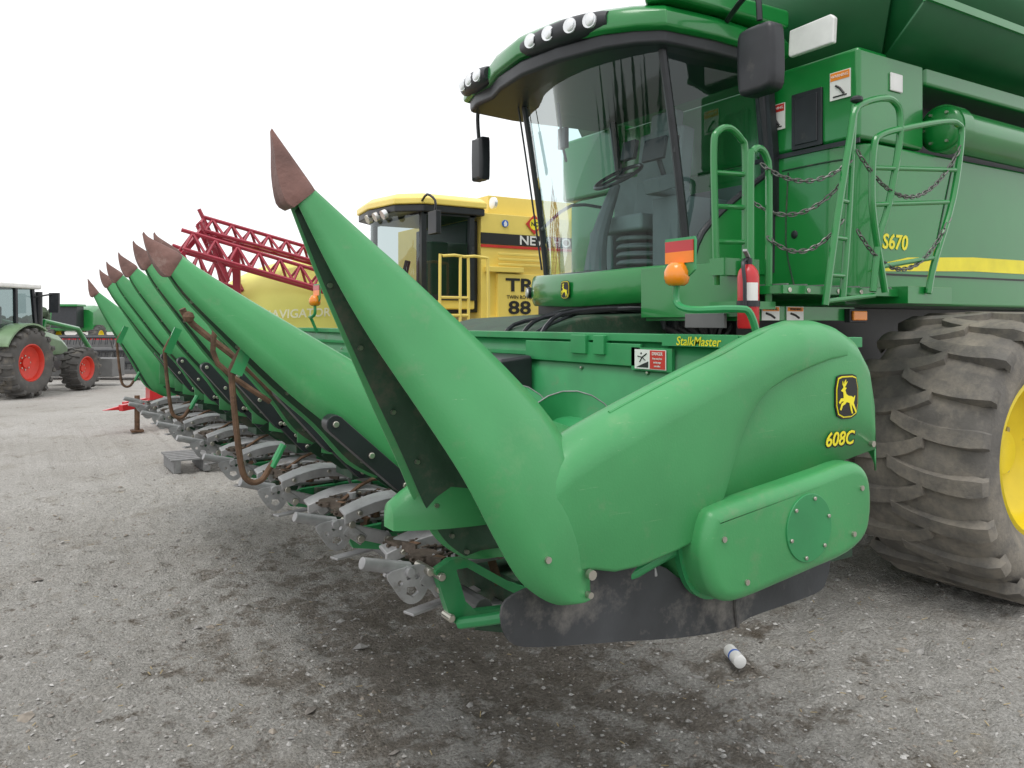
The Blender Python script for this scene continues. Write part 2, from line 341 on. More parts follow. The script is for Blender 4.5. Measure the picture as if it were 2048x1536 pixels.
# ================================================================== CORN HEADER
HD=thing('corn_header','faded green eight row corn header with raised snouts and worn tips','corn header',(1,2.6,0))
def snoutsec(T,Lp,w,yc):
    prof=[(-1,0),(-1.02,.28),(-1.0,.55),(-.9,.78),(-.62,.94),(-.3,.99),(0,1),(.3,.99),(.62,.94),(.9,.78),(1.0,.55),(1.02,.28),(1,0)]
    return [(Lp[0]+(T[0]-Lp[0])*b,yc+a*w,Lp[1]+(T[1]-Lp[1])*b) for a,b in prof]
def stations(st,k=3):
    P=cr([Vector((a[0],a[1],b[0],)) for a,b,w in st],k);Q=cr([Vector((b[1],w,0)) for a,b,w in st],k)
    return [((p[0],p[1]),(p[2],q[0]),max(q[1],.004)) for p,q in zip(P,Q)]
ST1=[((-.285,2.06),(-.315,2.025),.026),((-.145,1.945),(-.24,1.86),.055),((-.02,1.842),(-.165,1.715),.09),((.185,1.655),(-.07,1.55),.15),((.31,1.52),(.01,1.41),.19),((.375,1.405),(.075,1.28),.208),((.400,1.28),(.13,1.185),.215),((.396,1.19),(.18,1.135),.215),((.385,1.12),(.24,1.10),.213),((.37,1.095),(.30,1.09),.212)]
CAP1=[((-.353,2.165),(-.356,2.158),.003),((-.335,2.14),(-.352,2.12),.013),((-.305,2.10),(-.348,2.065),.024),((-.272,2.055),(-.335,2.01),.035),((-.262,2.04),(-.315,1.995),.034)]
ST2=[((-.44,1.955),(-.465,1.915),.026),((-.36,1.903),(-.41,1.83),.046),((-.22,1.815),(-.29,1.70),.072),((-.01,1.69),(-.135,1.54),.112),((.14,1.60),(.01,1.41),.145),((.27,1.51),(.14,1.27),.17),((.36,1.43),(.26,1.20),.175)]
CAP2=[((-.513,2.005),(-.516,1.998),.003),((-.50,1.99),(-.508,1.965),.013),((-.465,1.972),(-.49,1.92),.025),((-.425,1.952),(-.465,1.885),.036),((-.412,1.94),(-.448,1.88),.034)]
def capvf(st,yc):
    secs=[]
    for T,Lp,w in stations(st,3): secs.append(snoutsec(T,Lp,w,yc)+[(Lp[0],yc+w*.5,Lp[1]),(Lp[0],yc-w*.5,Lp[1])])
    return loft(secs)
def snout(yc,dx,rot,ST,CAP,length=1,strips=True):
    piv=Vector((.35,yc,1.25))
    M=Matrix.Translation((dx,0,0))@Matrix.Translation(piv)@Matrix.Rotation(rot,4,'Y')@Matrix.Diagonal((length,1,length,1))@Matrix.Translation(-piv)
    hood=MB().add(xf(loft([snoutsec(T,Lp,w,yc) for T,Lp,w in stations(ST,4)],False),M),POLY).obj('snout',HD,ang=60,solid=.006)
    one('snout_tip',xf(capvf(CAP,yc),M),TIPM,hood,ang=60)
    S=stations(ST,4)
    if not strips: S=S[:-6]
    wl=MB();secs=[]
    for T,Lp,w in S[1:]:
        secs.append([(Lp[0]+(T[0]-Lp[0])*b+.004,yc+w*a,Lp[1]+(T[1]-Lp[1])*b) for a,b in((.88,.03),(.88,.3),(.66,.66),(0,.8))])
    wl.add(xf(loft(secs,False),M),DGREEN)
    for i in range(5,len(S),4):
        T,Lp,w=S[i]
        for b in(.12,.5):
            p=Vector((Lp[0]+(T[0]-Lp[0])*b,yc+w*.86,Lp[1]+(T[1]-Lp[1])*b));wl.add(xf(cyl(p,p-Vector((0,.012,0)),.006,n=8),M),BOLT)
    wl.obj('inner_wall',hood,ang=50,solid=.004)
    if not strips:
        s=-1 if yc<2 else 1
        for x,z,r in((.335,1.155,.012),(.33,1.108,.008),(.21,1.21,.008)): one('bolt',cyl((x+dx,yc+s*.212,z),(x+dx,yc+s*.226,z),r,n=12),BOLT,hood)
    if strips:
        y=yc-.190
        for p0,p1 in(((-.03,y,1.455),(.19,y,1.255)),((.21,y-.01,1.255),(.33,y-.01,1.155))):
            st=MB();a=Vector(p0);b=Vector(p1);d=(b-a).normalized();nn=Vector((-d.z,0,d.x))
            if nn.z<0:nn=-nn
            ol=[]
            for q,s in((a,-1),(b,1)):
                for k in range(7):
                    an=(-math.pi/2+math.pi*k/6);
                    if s<0: an=math.pi/2-math.pi*k/6
                    ol.append(q+(d*math.cos(an)*s+nn*math.sin(an))*.027)
            st.add(xf(prism([(p.x,p.z) for p in ol],'y',y-.02,y+.03),M),BLACK)
            for q in(a,(a+b)/2,b): st.add(xf(cyl((q.x,y-.028,q.z),(q.x,y-.018,q.z),.010,n=10),M),BOLT)
            st.obj('wear_strip',hood,bevel=.005)
    return hood
snout(-.345,0,0,ST1,CAP1,strips=False)
tips=[(.38,0,0,1),(1.143,.03,6.5,.985),(1.905,.05,7.6,1.01),(2.667,.06,8,1.01),(3.43,.06,8.4,1.005),(4.19,.07,8.8,.995),(4.95,.11,11,.96)]
for yc,dx,rt,ln in tips: snout(yc,dx,math.radians(rt),ST2,CAP2,ln)
snout(5.69,.04,0,ST1,CAP1,.96,strips=False)
for yc,_,_,_ in tips:
    secs=[]
    for x,zt,w,zl in((.20,1.48,.16,1.24),(.30,1.50,.18,1.22),(.5,1.47,.18,1.22),(.8,1.41,.16,1.2),(1.0,1.34,.13,1.2),(1.06,1.25,.08,1.18)):
        secs.append(snoutsec((x,zt),(x,zl),w,yc))
    one('divider_hood',loft(secs,False),POLY,HD,ang=50,solid=.006)
    b=MB()
    for s in(-1,1): b.add(prism([(.22,1.22),(.35,1.30),(1.0,1.25),(1.0,1.13),(.5,1.13),(.3,1.16)],'y',yc+s*.10-.004,yc+s*.10+.004),DGREEN)
    b.add(bx(.35,.95,yc-.096,yc+.096,1.11,1.15),DGREEN);b.obj('divider_frame',HD)
def lin(pts,x):
    if x<=pts[0][0]: return pts[0][1]
    for (a,b),(c,d) in zip(pts,pts[1:]):
        if x<=c: return b+(d-b)*(x-a)/(c-a)
    return pts[-1][1]
def fender(yo,sg,name):
    SX=[(.22,1.40,1.17),(.30,1.45,1.165),(.36,1.478,1.16),(.42,1.502,1.145),(.50,1.532,1.145),(.62,1.575,1.165),(.75,1.62,1.195),(.85,1.652,1.25),(.95,1.69,1.27),(1.05,1.722,1.285),(1.14,1.742,1.30),(1.25,1.75,1.32),(1.33,1.74,1.333),(1.40,1.71,1.343),(1.45,1.65,1.35),(1.472,1.56,1.352),(1.48,1.36,1.355)]
    secs=[];r=.075
    for x,zt,zb in SX:
        s=[(x,yo,zb),(x,yo,zb+.5*(zt-r-zb)),(x,yo,zt-r)]
        for k in range(1,7):
            a=math.pi/2*k/6;s.append((x,yo+sg*r*(1-math.cos(a)),zt-r+r*math.sin(a)))
        s+=[(x,yo+sg*(r+.03),zt-.002),(x,yo+sg*(r+.055),zt-.02),(x,yo+sg*(r+.065),zt-.08),(x,yo+sg*(r+.07),zb+.05)];secs.append(s)
    f=MB().add(loft(secs,False),POLY)
    e=secs[-1];f.add(([tuple(p) for p in e],[tuple(range(len(e)))]),POLY)
    fo=f.obj(name,HD,ang=60,solid=.006)
    # moulded front skin: follows the fender and ends in an S-shaped edge
    top=[(a,b) for a,b,c in SX];bot=[(a,c) for a,b,c in SX]
    cre=[(.70,1.18),(.745,1.205),(.775,1.245),(.80,1.295),(.83,1.37),(.86,1.435),(.89,1.485),(.93,1.53),(.98,1.562),(1.05,1.59),(1.15,1.617),(1.25,1.638),(1.34,1.648),(1.36,1.64)]
    ss=[];x=.235
    while x<=1.345:
        zt=lin(top,x);zb=lin(bot,x)-.004
        zc=zb if x<.70 else max(zb,lin(cre,x))
        zc=min(zc,zt-r-.012);o=.015*min(1,max(.02,(1.345-x)/.22))
        s=[(x,yo+sg*.002,zc),(x,yo-sg*o*.55,zc+.002),(x,yo-sg*o*.9,zc+.007),(x,yo-sg*o,zc+.011),(x,yo-sg*o,(zc+.011+zt-r)/2),(x,yo-sg*o,zt-r)]
        for k in range(1,8):
            a=math.pi/2*k/7;s.append((x,yo+sg*r-sg*(r+o)*math.cos(a),zt-r+(r+o)*math.sin(a)))
        s.append((x,yo+sg*(r+.022),zt+o*.6));s.append((x,yo+sg*(r+.028),zt-.004));ss.append(s);x+=.0125
    one('fender_skin',loft(ss,False),POLY,fo,ang=75)
    rb=one('fender_rib',tube([(.45,yo+sg*.05,1.523),(.62,yo+sg*.05,1.585),(.85,yo+sg*.05,1.663),(1.0,yo+sg*.05,1.716),(1.14,yo+sg*.05,1.748)],.005,6,3),POLY,fo)
    ll=[(.695,1.25),(.73,1.268),(.85,1.285),(1.0,1.303),(1.15,1.322),(1.27,1.337),(1.335,1.32),(1.368,1.27),(1.372,1.18),(1.345,1.11),(1.26,1.068),(1.1,1.046),(.95,1.028),(.83,1.015),(.76,1.018),(.71,1.05),(.68,1.11),(.67,1.18)]
    P=crc(ll,3)
    one('drive_shield_flange',prism(inset(P,-.012),'y',yo+sg*.02,yo+sg*.04),HGREEN,fo)
    sh=one('drive_shield',pillow(P,yo-sg*.065,yo+sg*.15,.034,8),POLY,fo,ang=80)
    cv=MB().add(cyl((1.07,yo-sg*.062,1.175),(1.07,yo-sg*.070,1.175),.096,n=48),HGREEN)
    for i in range(6):
        a=i*math.pi/3+.3;cv.add(cyl((1.07+.083*math.cos(a),yo-sg*.069,1.175+.083*math.sin(a)),(1.07+.083*math.cos(a),yo-sg*.076,1.175+.083*math.sin(a)),.006,n=8),BOLT)
    cv.obj('shield_cover',sh,bevel=.003)
    for x,z,o in((.735,1.19,.062),(.82,1.065,.062),(1.27,1.13,.064),(1.31,1.26,.062)): one('bolt',cyl((x,yo-sg*(o-.014),z),(x,yo-sg*(o+.008),z),.008,n=10),BOLT,sh)
    one('bolt',cyl((1.45,yo+sg*.01,1.372),(1.45,yo-sg*.012,1.372),.010,n=10),BOLT,fo)
    return fo
fe=fender(-.538,1,'end_fender'); fender(5.9,-1,'end_fender')
db=MB();badge(db,(1.325,-.5395,1.525),.135,SIDE);db.obj('deer_badge',fe)
tx=MB();tx.add(text('608C',.058,(1.29,-.5425,1.398),SIDE,.0009,.25,1.05),DECY);tx.add(text('608C',.058,(1.293,-.541,1.3955),SIDE,.0035,.25,1.05),DECK);tx.obj('model_number_decal',fe)
sk=crc([(.14,1.09),(.15,1.02),(.20,.985),(.35,.958),(.5,.935),(.65,.91),(.80,.892),(.90,.888),(.97,.905),(1.1,.912),(1.26,.922),(1.31,.95),(1.335,1.04),(1.3,1.1),(1.0,1.1),(.74,1.05),(.6,1.12),(.35,1.13),(.2,1.12)],3)
one('rubber_skirt',prism(sk,'y',-.482,-.474),RUBBER,HD)
one('skirt_rib',tube([(.915,-.487,.89),(.905,-.488,.96),(.915,-.487,1.04)],.006,6,3),RUBBER,HD)
lr=MB();lr.add(tube([(.24,-.08,.905),(.32,-.2,.945),(.40,-.33,1.0),(.48,-.44,1.065),(.60,-.485,1.125),(.74,-.5,1.17)],.017,8,4),HGREEN)
lr.add(bar((.36,-.3,.99),(.66,-.42,1.12),.03,.02),HGREEN);lr.add(cyl((.66,-.45,1.05),(.66,-.3,1.05),.04),DGREEN)
lr.add(bar((.60,-.46,1.15),(.61,-.47,1.08),.02,.03),STEEL);lr.add(bar((.55,-.4,1.1),(.72,-.45,1.0),.03,.03),DGREEN)
lr.obj('end_support_rail',HD,bevel=.003)
dm=[]
for i in range(9):
    t=i/8;x=.02+.30*t;r=math.sin(min(1,.12+t*1.0)*math.pi/2)**.7
    dm.append([(x,-.10-.10*r*math.cos(a),1.235+.13*r*math.sin(a)) for a in [math.pi*k/12 for k in range(13)]]+[(x,-.10+.10*r,1.205),(x,-.10-.10*r,1.205)])
one('hood_nose',loft(dm),POLY,HD,ang=60)
def casting(y,end=False,z=0,scoop=True,name='gathering_arm'):
    c=MB();o=z
    if scoop:
        c.add(cyl((-.025,y-.02,1.10+o),(.12,y-.005,1.057+o),.017,.021,16),STEEL);c.add(cyl((.11,y-.05,1.06+o),(.11,y+.04,1.06+o),.014,n=12),STEEL)
        ol=[(.045,1.06),(.10,1.072),(.155,1.07),(.175,1.045),(.168,1.01),(.148,.978),(.12,.968),(.095,.978),(.07,1.01)]
        P=[(a,b+o) for a,b in crc(ol,3)]
        c.add(plate(P,[circ(.082,1.032+o,.008),circ(.107,1.045+o,.008),circ(.133,1.043+o,.008),circ(.152,1.02+o,.008),[(a,b+o) for a,b in((.103,1.018),(.13,1.015),(.138,.998),(.12,.987),(.1,.999))]],y-.03,.012),STEEL)
        c.add(cyl((.165,y-.06,1.055+o),(.165,y+.03,1.055+o),.013,n=10),BOLT);c.add(cyl((.20,y-.055,1.0+o),(.20,y+.03,1.0+o),.014,n=10),BOLT)
        c.add(bar((.15,y-.03,1.04+o),(.215,y-.03,.99+o),.014,.04),STEEL)
    if not end:
        s=[]
        for i in range(13):
            t=i/12;x=.14+.40*t;zz=1.065+.07*math.sin(math.pi*(.08+.84*t))-.02*t+o;q=.028
            s.append([(x,y-.05-.02*math.sin(math.pi*t),zz-q),(x,y-.055-.02*math.sin(math.pi*t),zz+.010),(x,y-.01,zz+.022),(x,y+.01,zz+.020),(x,y+.008,zz+.012),(x,y-.038,zz+.002),(x,y-.040,zz-q)])
        c.add(loft(s),STEEL)
        for t in(.12,.5,.9):
            x=.14+.4*t;c.add(cyl((x,y-.075,1.08+o+.04*math.sin(math.pi*t)),(x,y-.04,1.08+o+.04*math.sin(math.pi*t)),.009,n=8),BOLT)
        c.add(bar((.15,y-.02,1.035+o),(.30,y-.03,.985+o),.02,.045),STEEL);c.add(bar((.29,y-.03,1.0+o),(.335,y-.03,.93+o),.018,.04,(1,0,0)),STEEL)
        c.add(cyl((.3,y-.06,.985+o),(.3,y,.985+o),.012,n=8),BOLT)
        c.add(bar((.3,y,1.02+o),(.6,y+.02,1.0+o),.03,.04),DGREEN)
    return c.obj(name,HD,bevel=.003,ang=40)
casting(0,True)
ys=[.61+.762*k for k in range(7)]
for k,y in enumerate(ys):
    casting(y,False,-.015 if k else 0)
    casting(y-.36,False,-.045,False,'guide_arm')
casting(5.55,True)
fr=[(.17,1.06),(.22,1.085),(.27,1.08),(.42,.985),(.56,.925),(.60,.91),(.60,.885),(.50,.885),(.30,.895),(.235,.90),(.21,.94)]
hl=[(.235,1.055),(.27,1.055),(.40,.97),(.47,.93),(.46,.912),(.30,.925),(.265,.96)]
tf=MB();tf.add(plate(fr,[hl],-.06,.03),HGREEN)
for x,z in((.185,1.045),(.215,.925),(.56,.9)): tf.add(cyl((x,-.09,z),(x,-.04,z),.012,n=10),BOLT)
tf.add(bar((.45,-.06,.895),(.68,-.34,.95),.04,.025),HGREEN);tf.add(bar((.3,-.07,.885),(.55,-.33,.885),.03,.02),DGREEN)
tf.obj('row_unit_bracket',HD,bevel=.004)
for r in range(8):
    yc=(.15 if r==0 else .80+.762*(r-1))
    u=MB()
    for s in(-1,1):
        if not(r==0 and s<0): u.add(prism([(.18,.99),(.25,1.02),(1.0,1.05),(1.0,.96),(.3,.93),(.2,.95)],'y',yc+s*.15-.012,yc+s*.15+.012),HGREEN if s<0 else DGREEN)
        u.add(bx(.22,.95,yc+s*.085-.05,yc+s*.085+.05,1.03,1.04),GREYM)
        for i in range(8):
            x=.26+.085*i+random.uniform(-.02,.02);yy=yc+s*.1+random.uniform(-.06,.06);u.add(bar((x,yy,.95),(x+random.uniform(-.06,.06),yy+random.uniform(-.04,.04),1.05),random.uniform(.008,.02),random.uniform(.01,.03)),random.choice((DGREEN,RUST,STEEL,GREYM)))
        for i in range(3):
            x=.3+.18*i;u.add(cyl((x,yc+s*.12,1.04),(x,yc+s*.12,1.07+.02*random.random()),.018,n=10),random.choice((STEEL,RUST)))
    u.add(bx(.45,1.05,yc-.2,yc+.2,.86,.98),DGREEN)
    for i in range(4):
        x=.35+i*.16;u.add(cyl((x,yc-.18,.91),(x,yc+.2,.91),.03,n=10),GREYM)
    for i in range(3): u.add(obx((.33+.2*i,yc,.89),(.34,.045,.008),Matrix.Rotation(.6*i+.3,3,'Z')),STEEL)
    u.add(tube([(.25,yc+.1,1.06),(.4,yc+.16,1.12),(.6,yc+.15,1.1)],.008,6,3),RUST)
    u.obj('row_unit',HD,bevel=.002)
    for s in(-1,1):
        ch=MB();n=56;cy=yc+s*.085
        for i in range(n):
            q=(i/n)*2;wob=.004*math.sin(i*2.1)
            p=Vector((.2+.7*q,cy-.045,1.065+wob)) if q<1 else Vector((.9-.7*(q-1),cy+.045,1.065+wob))
            for e in(-1,1): ch.add(obx(p+Vector((0,0,e*.010)),(.023,.011,.003),Matrix.Identity(3)),CHAINM)
            ch.add(cyl(p+Vector((.012,0,-.014)),p+Vector((.012,0,.014)),.0048,n=6),STEEL if i%4==0 else CHAINM)
            if i%8==0:
                e=(-1 if q<1 else 1);ch.add(obx(p+Vector((0,e*.028,.0)),(.010,.055,.028),Matrix.Rotation(.4,3,'Z')),CHAINM);ch.add(obx(p+Vector((.012,e*.03,.012)),(.03,.035,.004),Matrix.Rotation(.4,3,'Z')),RUST)
        ch.add(cyl((.2,cy,1.055),(.2,cy,1.075),.042,n=14),CHAINM)
        for k in range(9):
            a=k*math.tau/9;ch.add(obx((.2+.045*math.cos(a),cy+.045*math.sin(a),1.065),(.016,.009,.008),Matrix.Rotation(a,3,'Z')),CHAINM)
        ch.obj('gathering_chain',HD)
tr=MB();prof=[(1.56,1.70),(1.56,1.55),(1.53,1.50),(1.53,1.25),(1.45,1.12),(1.3,1.07),(1.12,1.09),(1.0,1.18)]
tr.add(loft([[(x,-.35,z) for x,z in prof],[(x,5.7,z) for x,z in prof]],False),HGREEN);tr.obj('trough',HD,solid=.012)
bm=MB();bm.add(bx(1.52,1.64,-.38,5.72,1.665,1.70),HGREEN);bm.add(bx(1.535,1.55,1.05,5.6,1.575,1.60),HGREEN)
bm.add(bx(1.515,1.53,.62,1.55,1.555,1.655),HGREEN);bm.add(bx(1.50,1.55,1.0,1.12,1.60,1.69),HGREEN);bm.add(bx(1.50,1.55,.86,.94,1.60,1.69),HGREEN)
bm.add(bx(1.3,1.7,-.3,5.65,.92,1.06),DGREEN)
for i in range(12):
    y=.1+i*.48;bm.add(cyl((1.528,y,1.53),(1.515,y,1.53),.008,n=8),BOLT)
bm.obj('header_beam',HD,bevel=.006)
ag=MB();ag.add(cyl((1.22,-.3,1.26),(1.22,5.65,1.26),.085,n=24),HGREEN)
for a,b,sg in((-.3,2.1,1),(3.2,5.6,-1)):
    n=int((b-a)/.5*20);P=[]
    for i in range(n+1):
        y=a+(b-a)*i/n;an=sg*(y-a)/.5*2*math.pi+1.1
        P.append([(1.22+r*math.cos(an),y,1.26+r*math.sin(an)) for r in(.08,.195)])
    ag.add(loft(P,False),HGREEN);ag.add(tube([p[1] for p in P],.003,6),STEEL)
ag.obj('auger',HD)
gs_=[(1.28,1.30),(1.25,1.5),(1.3,1.56),(1.5,1.58),(1.5,1.3)]
one('black_guard',loft([[(x,1.45,z) for x,z in gs_],[(x,1.85,z) for x,z in gs_]]),BLACK,HD,bevel=.02)
dc=MB();dc.add(text('StalkMaster',.052,(1.512,.27,1.672),FRONT,.0003,.2,1.0),DECY);dc.add(bx(1.514,1.519,.06,.48,1.652,1.699),HGREEN)
dc.obj('name_decal',HD)
def warn(mb,c,w,h,M,col=DECR,txt='DANGER'):
    T=Matrix.Translation(c)@M
    mb.add(xf(prism([(-w/2,-h/2),(w/2,-h/2),(w/2,h/2),(-w/2,h/2)],'z',0,.003),T),DECW)
    mb.add(xf(prism([(0,-h*.47),(w*.48,-h*.47),(w*.48,h*.47),(0,h*.47)],'z',.003,.004),T),col)
    mb.add(text(txt,h*.24,tuple(T@Vector((w*.24,h*.3,.005))),M,0,0,.8),DECW)
    for i,l in enumerate(('Keep away from','moving auger','and rollers')): mb.add(text(l,h*.14,tuple(T@Vector((w*.24,h*(.06-.19*i),.005))),M,0,0,.75),DECW)
    mb.add(xf(prism([(-w*.45,-h*.42),(-w*.05,-h*.42),(-w*.05,-h*.1),(-w*.3,-h*.3)],'z',.003,.004),T),DECK)
    mb.add(xf(tube([(-w*.33,-h*.15,.004),(-w*.25,h*.1,.004),(-w*.1,h*.3,.004)],h*.03,6),T),DECK);mb.add(xf(tube([(-w*.4,h*.15,.004),(-w*.25,h*.1,.004),(-w*.15,-h*.05,.004)],h*.025,6),T),DECK)
    mb.add(xf(ball((-w*.28,h*.3,.004),h*.06,8,(1,1,.2)),T),DECK)
for y in(.55,3.95):
    wd=MB();warn(wd,(1.512,y,1.59),.20,.085,FRONT);wd.add(bx(1.515,1.53,y-.13,y+.13,1.54,1.64),HGREEN);wd.obj('warning_decal',HD)
def marker(y,sg):
    a=MB();a.add(tube([(1.52,y-sg*.31,1.66),(1.47,y-sg*.31,1.78),(1.44,y-sg*.27,1.80),(1.40,y-sg*.08,1.80),(1.40,y,1.83),(1.40,y,1.90)],.014,8,4),HGREEN)
    o=a.obj('marker_arm',HD)
    one('marker_lens',loft([[(1.40+r*math.cos(t),y+r*math.sin(t),z) for t in [2*math.pi*k/20 for k in range(20)]] for z,r in((1.895,.03),(1.905,.044),(1.925,.05),(1.95,.05),(1.97,.04),(1.985,.03))]),AMBER,o,ang=60)
    p=MB();p.add(prism([(y-.08,2.085),(y+.08,2.085),(y+.085,2.07),(y+.082,1.955),(y+.03,1.92),(y-.03,1.92),(y-.082,1.955),(y-.085,2.07)],'x',1.415,1.425),HGREEN)
    p.add(bx(1.41,1.416,y-.078,y+.078,2.03,2.073),REDP);p.add(bx(1.41,1.416,y-.078,y+.078,1.985,2.03),ORANGE);p.obj('marker_reflector',o)
marker(.27,1);marker(4.75,-1)
def rod(y,dx=0):
    a=MB();a.add(tube([(-.24+dx,y,1.70),(-.28+dx,y,1.63),(-.285+dx,y,1.58),(-.26+dx,y,1.34),(-.235+dx,y,1.285),(-.20+dx,y,1.285),(-.175+dx,y,1.32),(-.14+dx,y,1.37)],.009,8,4),RUST)
    a.add(bar((-.225+dx,y,1.72),(-.275+dx,y,1.60),.02,.035,(1,0,0)),HGREEN);a.add(tube([(-.17+dx,y,1.32),(-.135+dx,y,1.385)],.011,8),HGREEN);a.obj('parking_rod',HD)
rod(.33);rod(2.15,.09);rod(4.4,.1)
bk=MB();bk.add(tube([(-.30,1.05,1.80),(-.26,1.05,1.74),(-.1,1.0,1.6),(.05,1.0,1.45)],.012,8,3),RUST);bk.add(ball((-.28,1.04,1.77),.022,8),RUST);bk.add(tube([(-.2,.98,1.72),(-.19,.98,1.6),(.0,.98,1.45)],.01,8,3),RUST);bk.obj('hinge_rod',HD)
# ================================================================== HARVESTER
CB=thing('combine_harvester','large green combine harvester with curved glass cab and muddy tyres','combine harvester',(5,2.67,0))
wheel(CB,(4.72,.82,.895),.93,.84,.50,20,.045,YEL,TYRE);wheel(CB,(4.72,4.52,.895),.93,.84,.50,20,.045,YEL,TYRE,outer=1)
wheel(CB,(8.3,1.2,.66),.68,.5,.36,18,.04,YEL,TYRE);wheel(CB,(8.3,4.14,.66),.68,.5,.36,18,.04,YEL,TYRE,outer=1)
pl=[(3.7,1.9),(3.7,1.32),(3.705,1.25),(3.72,1.18),(3.75,1.12),(3.79,1.08),(3.84,1.058),(3.9,1.05),(9.2,1.05),(9.4,1.2),(9.4,4.1),(9.2,4.29),(4.0,4.29),(3.75,4.2),(3.7,4.0)]
body=MB();body.add(prism(pl,'z',1.86,2.90),GREEN);B0=body.obj('body_panels',CB,bevel=.02,ang=30)
up=MB();up.add(bx(3.70,4.42,1.06,1.9,2.915,3.50),GREEN);up.add(bx(3.75,9.2,1.42,3.9,2.9,3.46),GREEN);up.add(bx(3.7,4.42,3.4,4.28,2.915,3.5),GREEN);up.add(bx(4.42,9.3,1.06,1.5,3.36,3.50),GREEN);up.obj('grain_tank',CB,bevel=.03)
one('recess_panel',bx(4.43,9.2,1.40,1.42,2.9,3.36),BLACK,CB)
tk=MB()
y0,y1=1.1,4.25;lo=.74;hi=4.6
def sheet(a,b,c,d): return ([a,b,c,d],[(0,1,2,3)])
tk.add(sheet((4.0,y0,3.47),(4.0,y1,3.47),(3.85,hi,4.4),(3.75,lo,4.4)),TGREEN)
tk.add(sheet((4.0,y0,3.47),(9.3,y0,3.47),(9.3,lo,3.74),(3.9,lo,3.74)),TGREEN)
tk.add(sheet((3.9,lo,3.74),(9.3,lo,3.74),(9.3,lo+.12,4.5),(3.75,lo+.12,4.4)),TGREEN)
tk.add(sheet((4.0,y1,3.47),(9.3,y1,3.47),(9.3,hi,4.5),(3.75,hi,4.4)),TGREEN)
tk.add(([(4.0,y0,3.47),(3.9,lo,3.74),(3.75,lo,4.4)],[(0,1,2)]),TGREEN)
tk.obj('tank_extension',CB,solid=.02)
te=MB();te.add(bar((3.9,lo,3.74),(9.3,lo,3.74),.04,.05),GREEN);te.obj('tank_rim',CB)
one('tank_window',prism([(1.19,3.54),(1.53,3.54),(1.54,3.56),(1.53,3.72),(1.21,3.73),(1.18,3.7)],'x',3.62,3.66),WHITE,CB,bevel=.01)
ua=MB();ua.add(cyl((4.56,.99,3.06),(9.6,.99,3.0),.14,n=32),GREEN);ua.add(cyl((4.50,.99,3.06),(4.62,.99,3.06),.16,n=32),GREEN);ua.add(ball((4.50,.99,3.06),.15,20,(.3,1,1)),GREEN)
for i in range(6):
    a=i*math.pi/3;ua.add(cyl((4.455,.99+.11*math.cos(a),3.06+.11*math.sin(a)),(4.50,.99+.11*math.cos(a),3.06+.11*math.sin(a)),.010,n=8),BOLT)
ua.obj('unloading_auger',CB,ang=40)
sd_=MB();sd_.add(text('S670',.135,(4.06,1.046,2.27),SIDE,.003,.15,1.05),DECY);sd_.obj('model_number_decal',CB)
sd_=MB();sd_.add(([(3.80,1.046,2.075),(3.95,1.046,2.135),(4.2,1.046,2.18),(5.0,1.046,2.215),(9.1,1.046,2.25),(9.1,1.046,2.13),(5.0,1.046,2.115),(4.2,1.046,2.09)],[tuple(range(8))]),DECY)
sd_.obj('side_stripe',CB);one('side_stripe',bar((3.9,1.045,2.062),(9.1,1.045,2.09),.004,.012),DECK,CB)
det=MB();det.add(bx(3.68,3.70,1.32,1.56,2.92,3.30),BLACK);det.add(bx(3.672,3.682,1.35,1.53,2.95,3.27),BLACK);det.obj('front_hatch',CB,bevel=.008)
one('side_light_panel',bx(4.02,4.15,1.045,1.06,3.26,3.38),WHITE,CB,bevel=.01);one('panel_seal',bx(3.69,3.70,1.05,1.9,2.885,2.915),BLACK,CB)
for c in((3.694,1.70,3.18),(3.694,1.19,3.28)):
    wd=MB();wd.add(bx(3.692,3.698,c[1]-.075,c[1]+.075,c[2]-.09,c[2]+.09),DECW);wd.add(bx(3.690,3.693,c[1]-.07,c[1]+.07,c[2]+.035,c[2]+.085),DECR if c[1]>1.5 else DECO);wd.add(text('WARNING',.026,(3.688,c[1],c[2]+.06),FRONT),DECW)
    wd.add(tube([(3.690,c[1]+.03,c[2]),(3.690,c[1],c[2]-.02),(3.690,c[1]-.03,c[2]-.06)],.008,6),DECK);wd.add(bar((3.690,c[1]+.05,c[2]-.07),(3.690,c[1]-.05,c[2]-.07),.004,.008),DECK)
    wd.obj('warning_decal',CB)
one('panel_seam',tube([(3.698,1.65,2.8),(3.698,1.3,2.8),(3.73,1.13,2.8)],.006,6,3),DGREEN,CB);one('panel_seam',tube([(3.698,1.6,2.78),(3.698,1.62,2.3),(3.698,1.55,2.0)],.006,6,3),DGREEN,CB)
one('panel_seam',bar((4.4,1.047,1.9),(4.75,1.047,2.88),.004,.01),DGREEN,CB)
one('latch',ball((3.70,1.55,2.35),.03,10,(.3,1,1)),BLACK,CB)
cs=MB();cs.add(bx(3.3,9,1.7,3.6,1.0,1.86),BLACK);cs.add(bx(4.5,4.95,1.2,4.1,.75,1.1),GREEN);cs.add(bx(2.9,3.7,1.8,3.5,1.45,1.9),BLACK);cs.add(bx(8.2,8.4,1.5,3.9,.55,.75),GREEN)
for i in range(7): cs.add(tube([(2.8+.1*i,1.8,1.85),(2.7+.1*i,1.75,1.72),(3.2,1.8,1.6)],.02,6,3),BLACK)
cs.obj('chassis',CB,bevel=.02)
one('feeder_house',prism([(1.66,.95),(1.66,1.66),(2.2,1.78),(3.6,1.86),(3.6,1.2)],'y',1.95,3.4),DGREEN,CB,bevel=.02)
hs=MB()
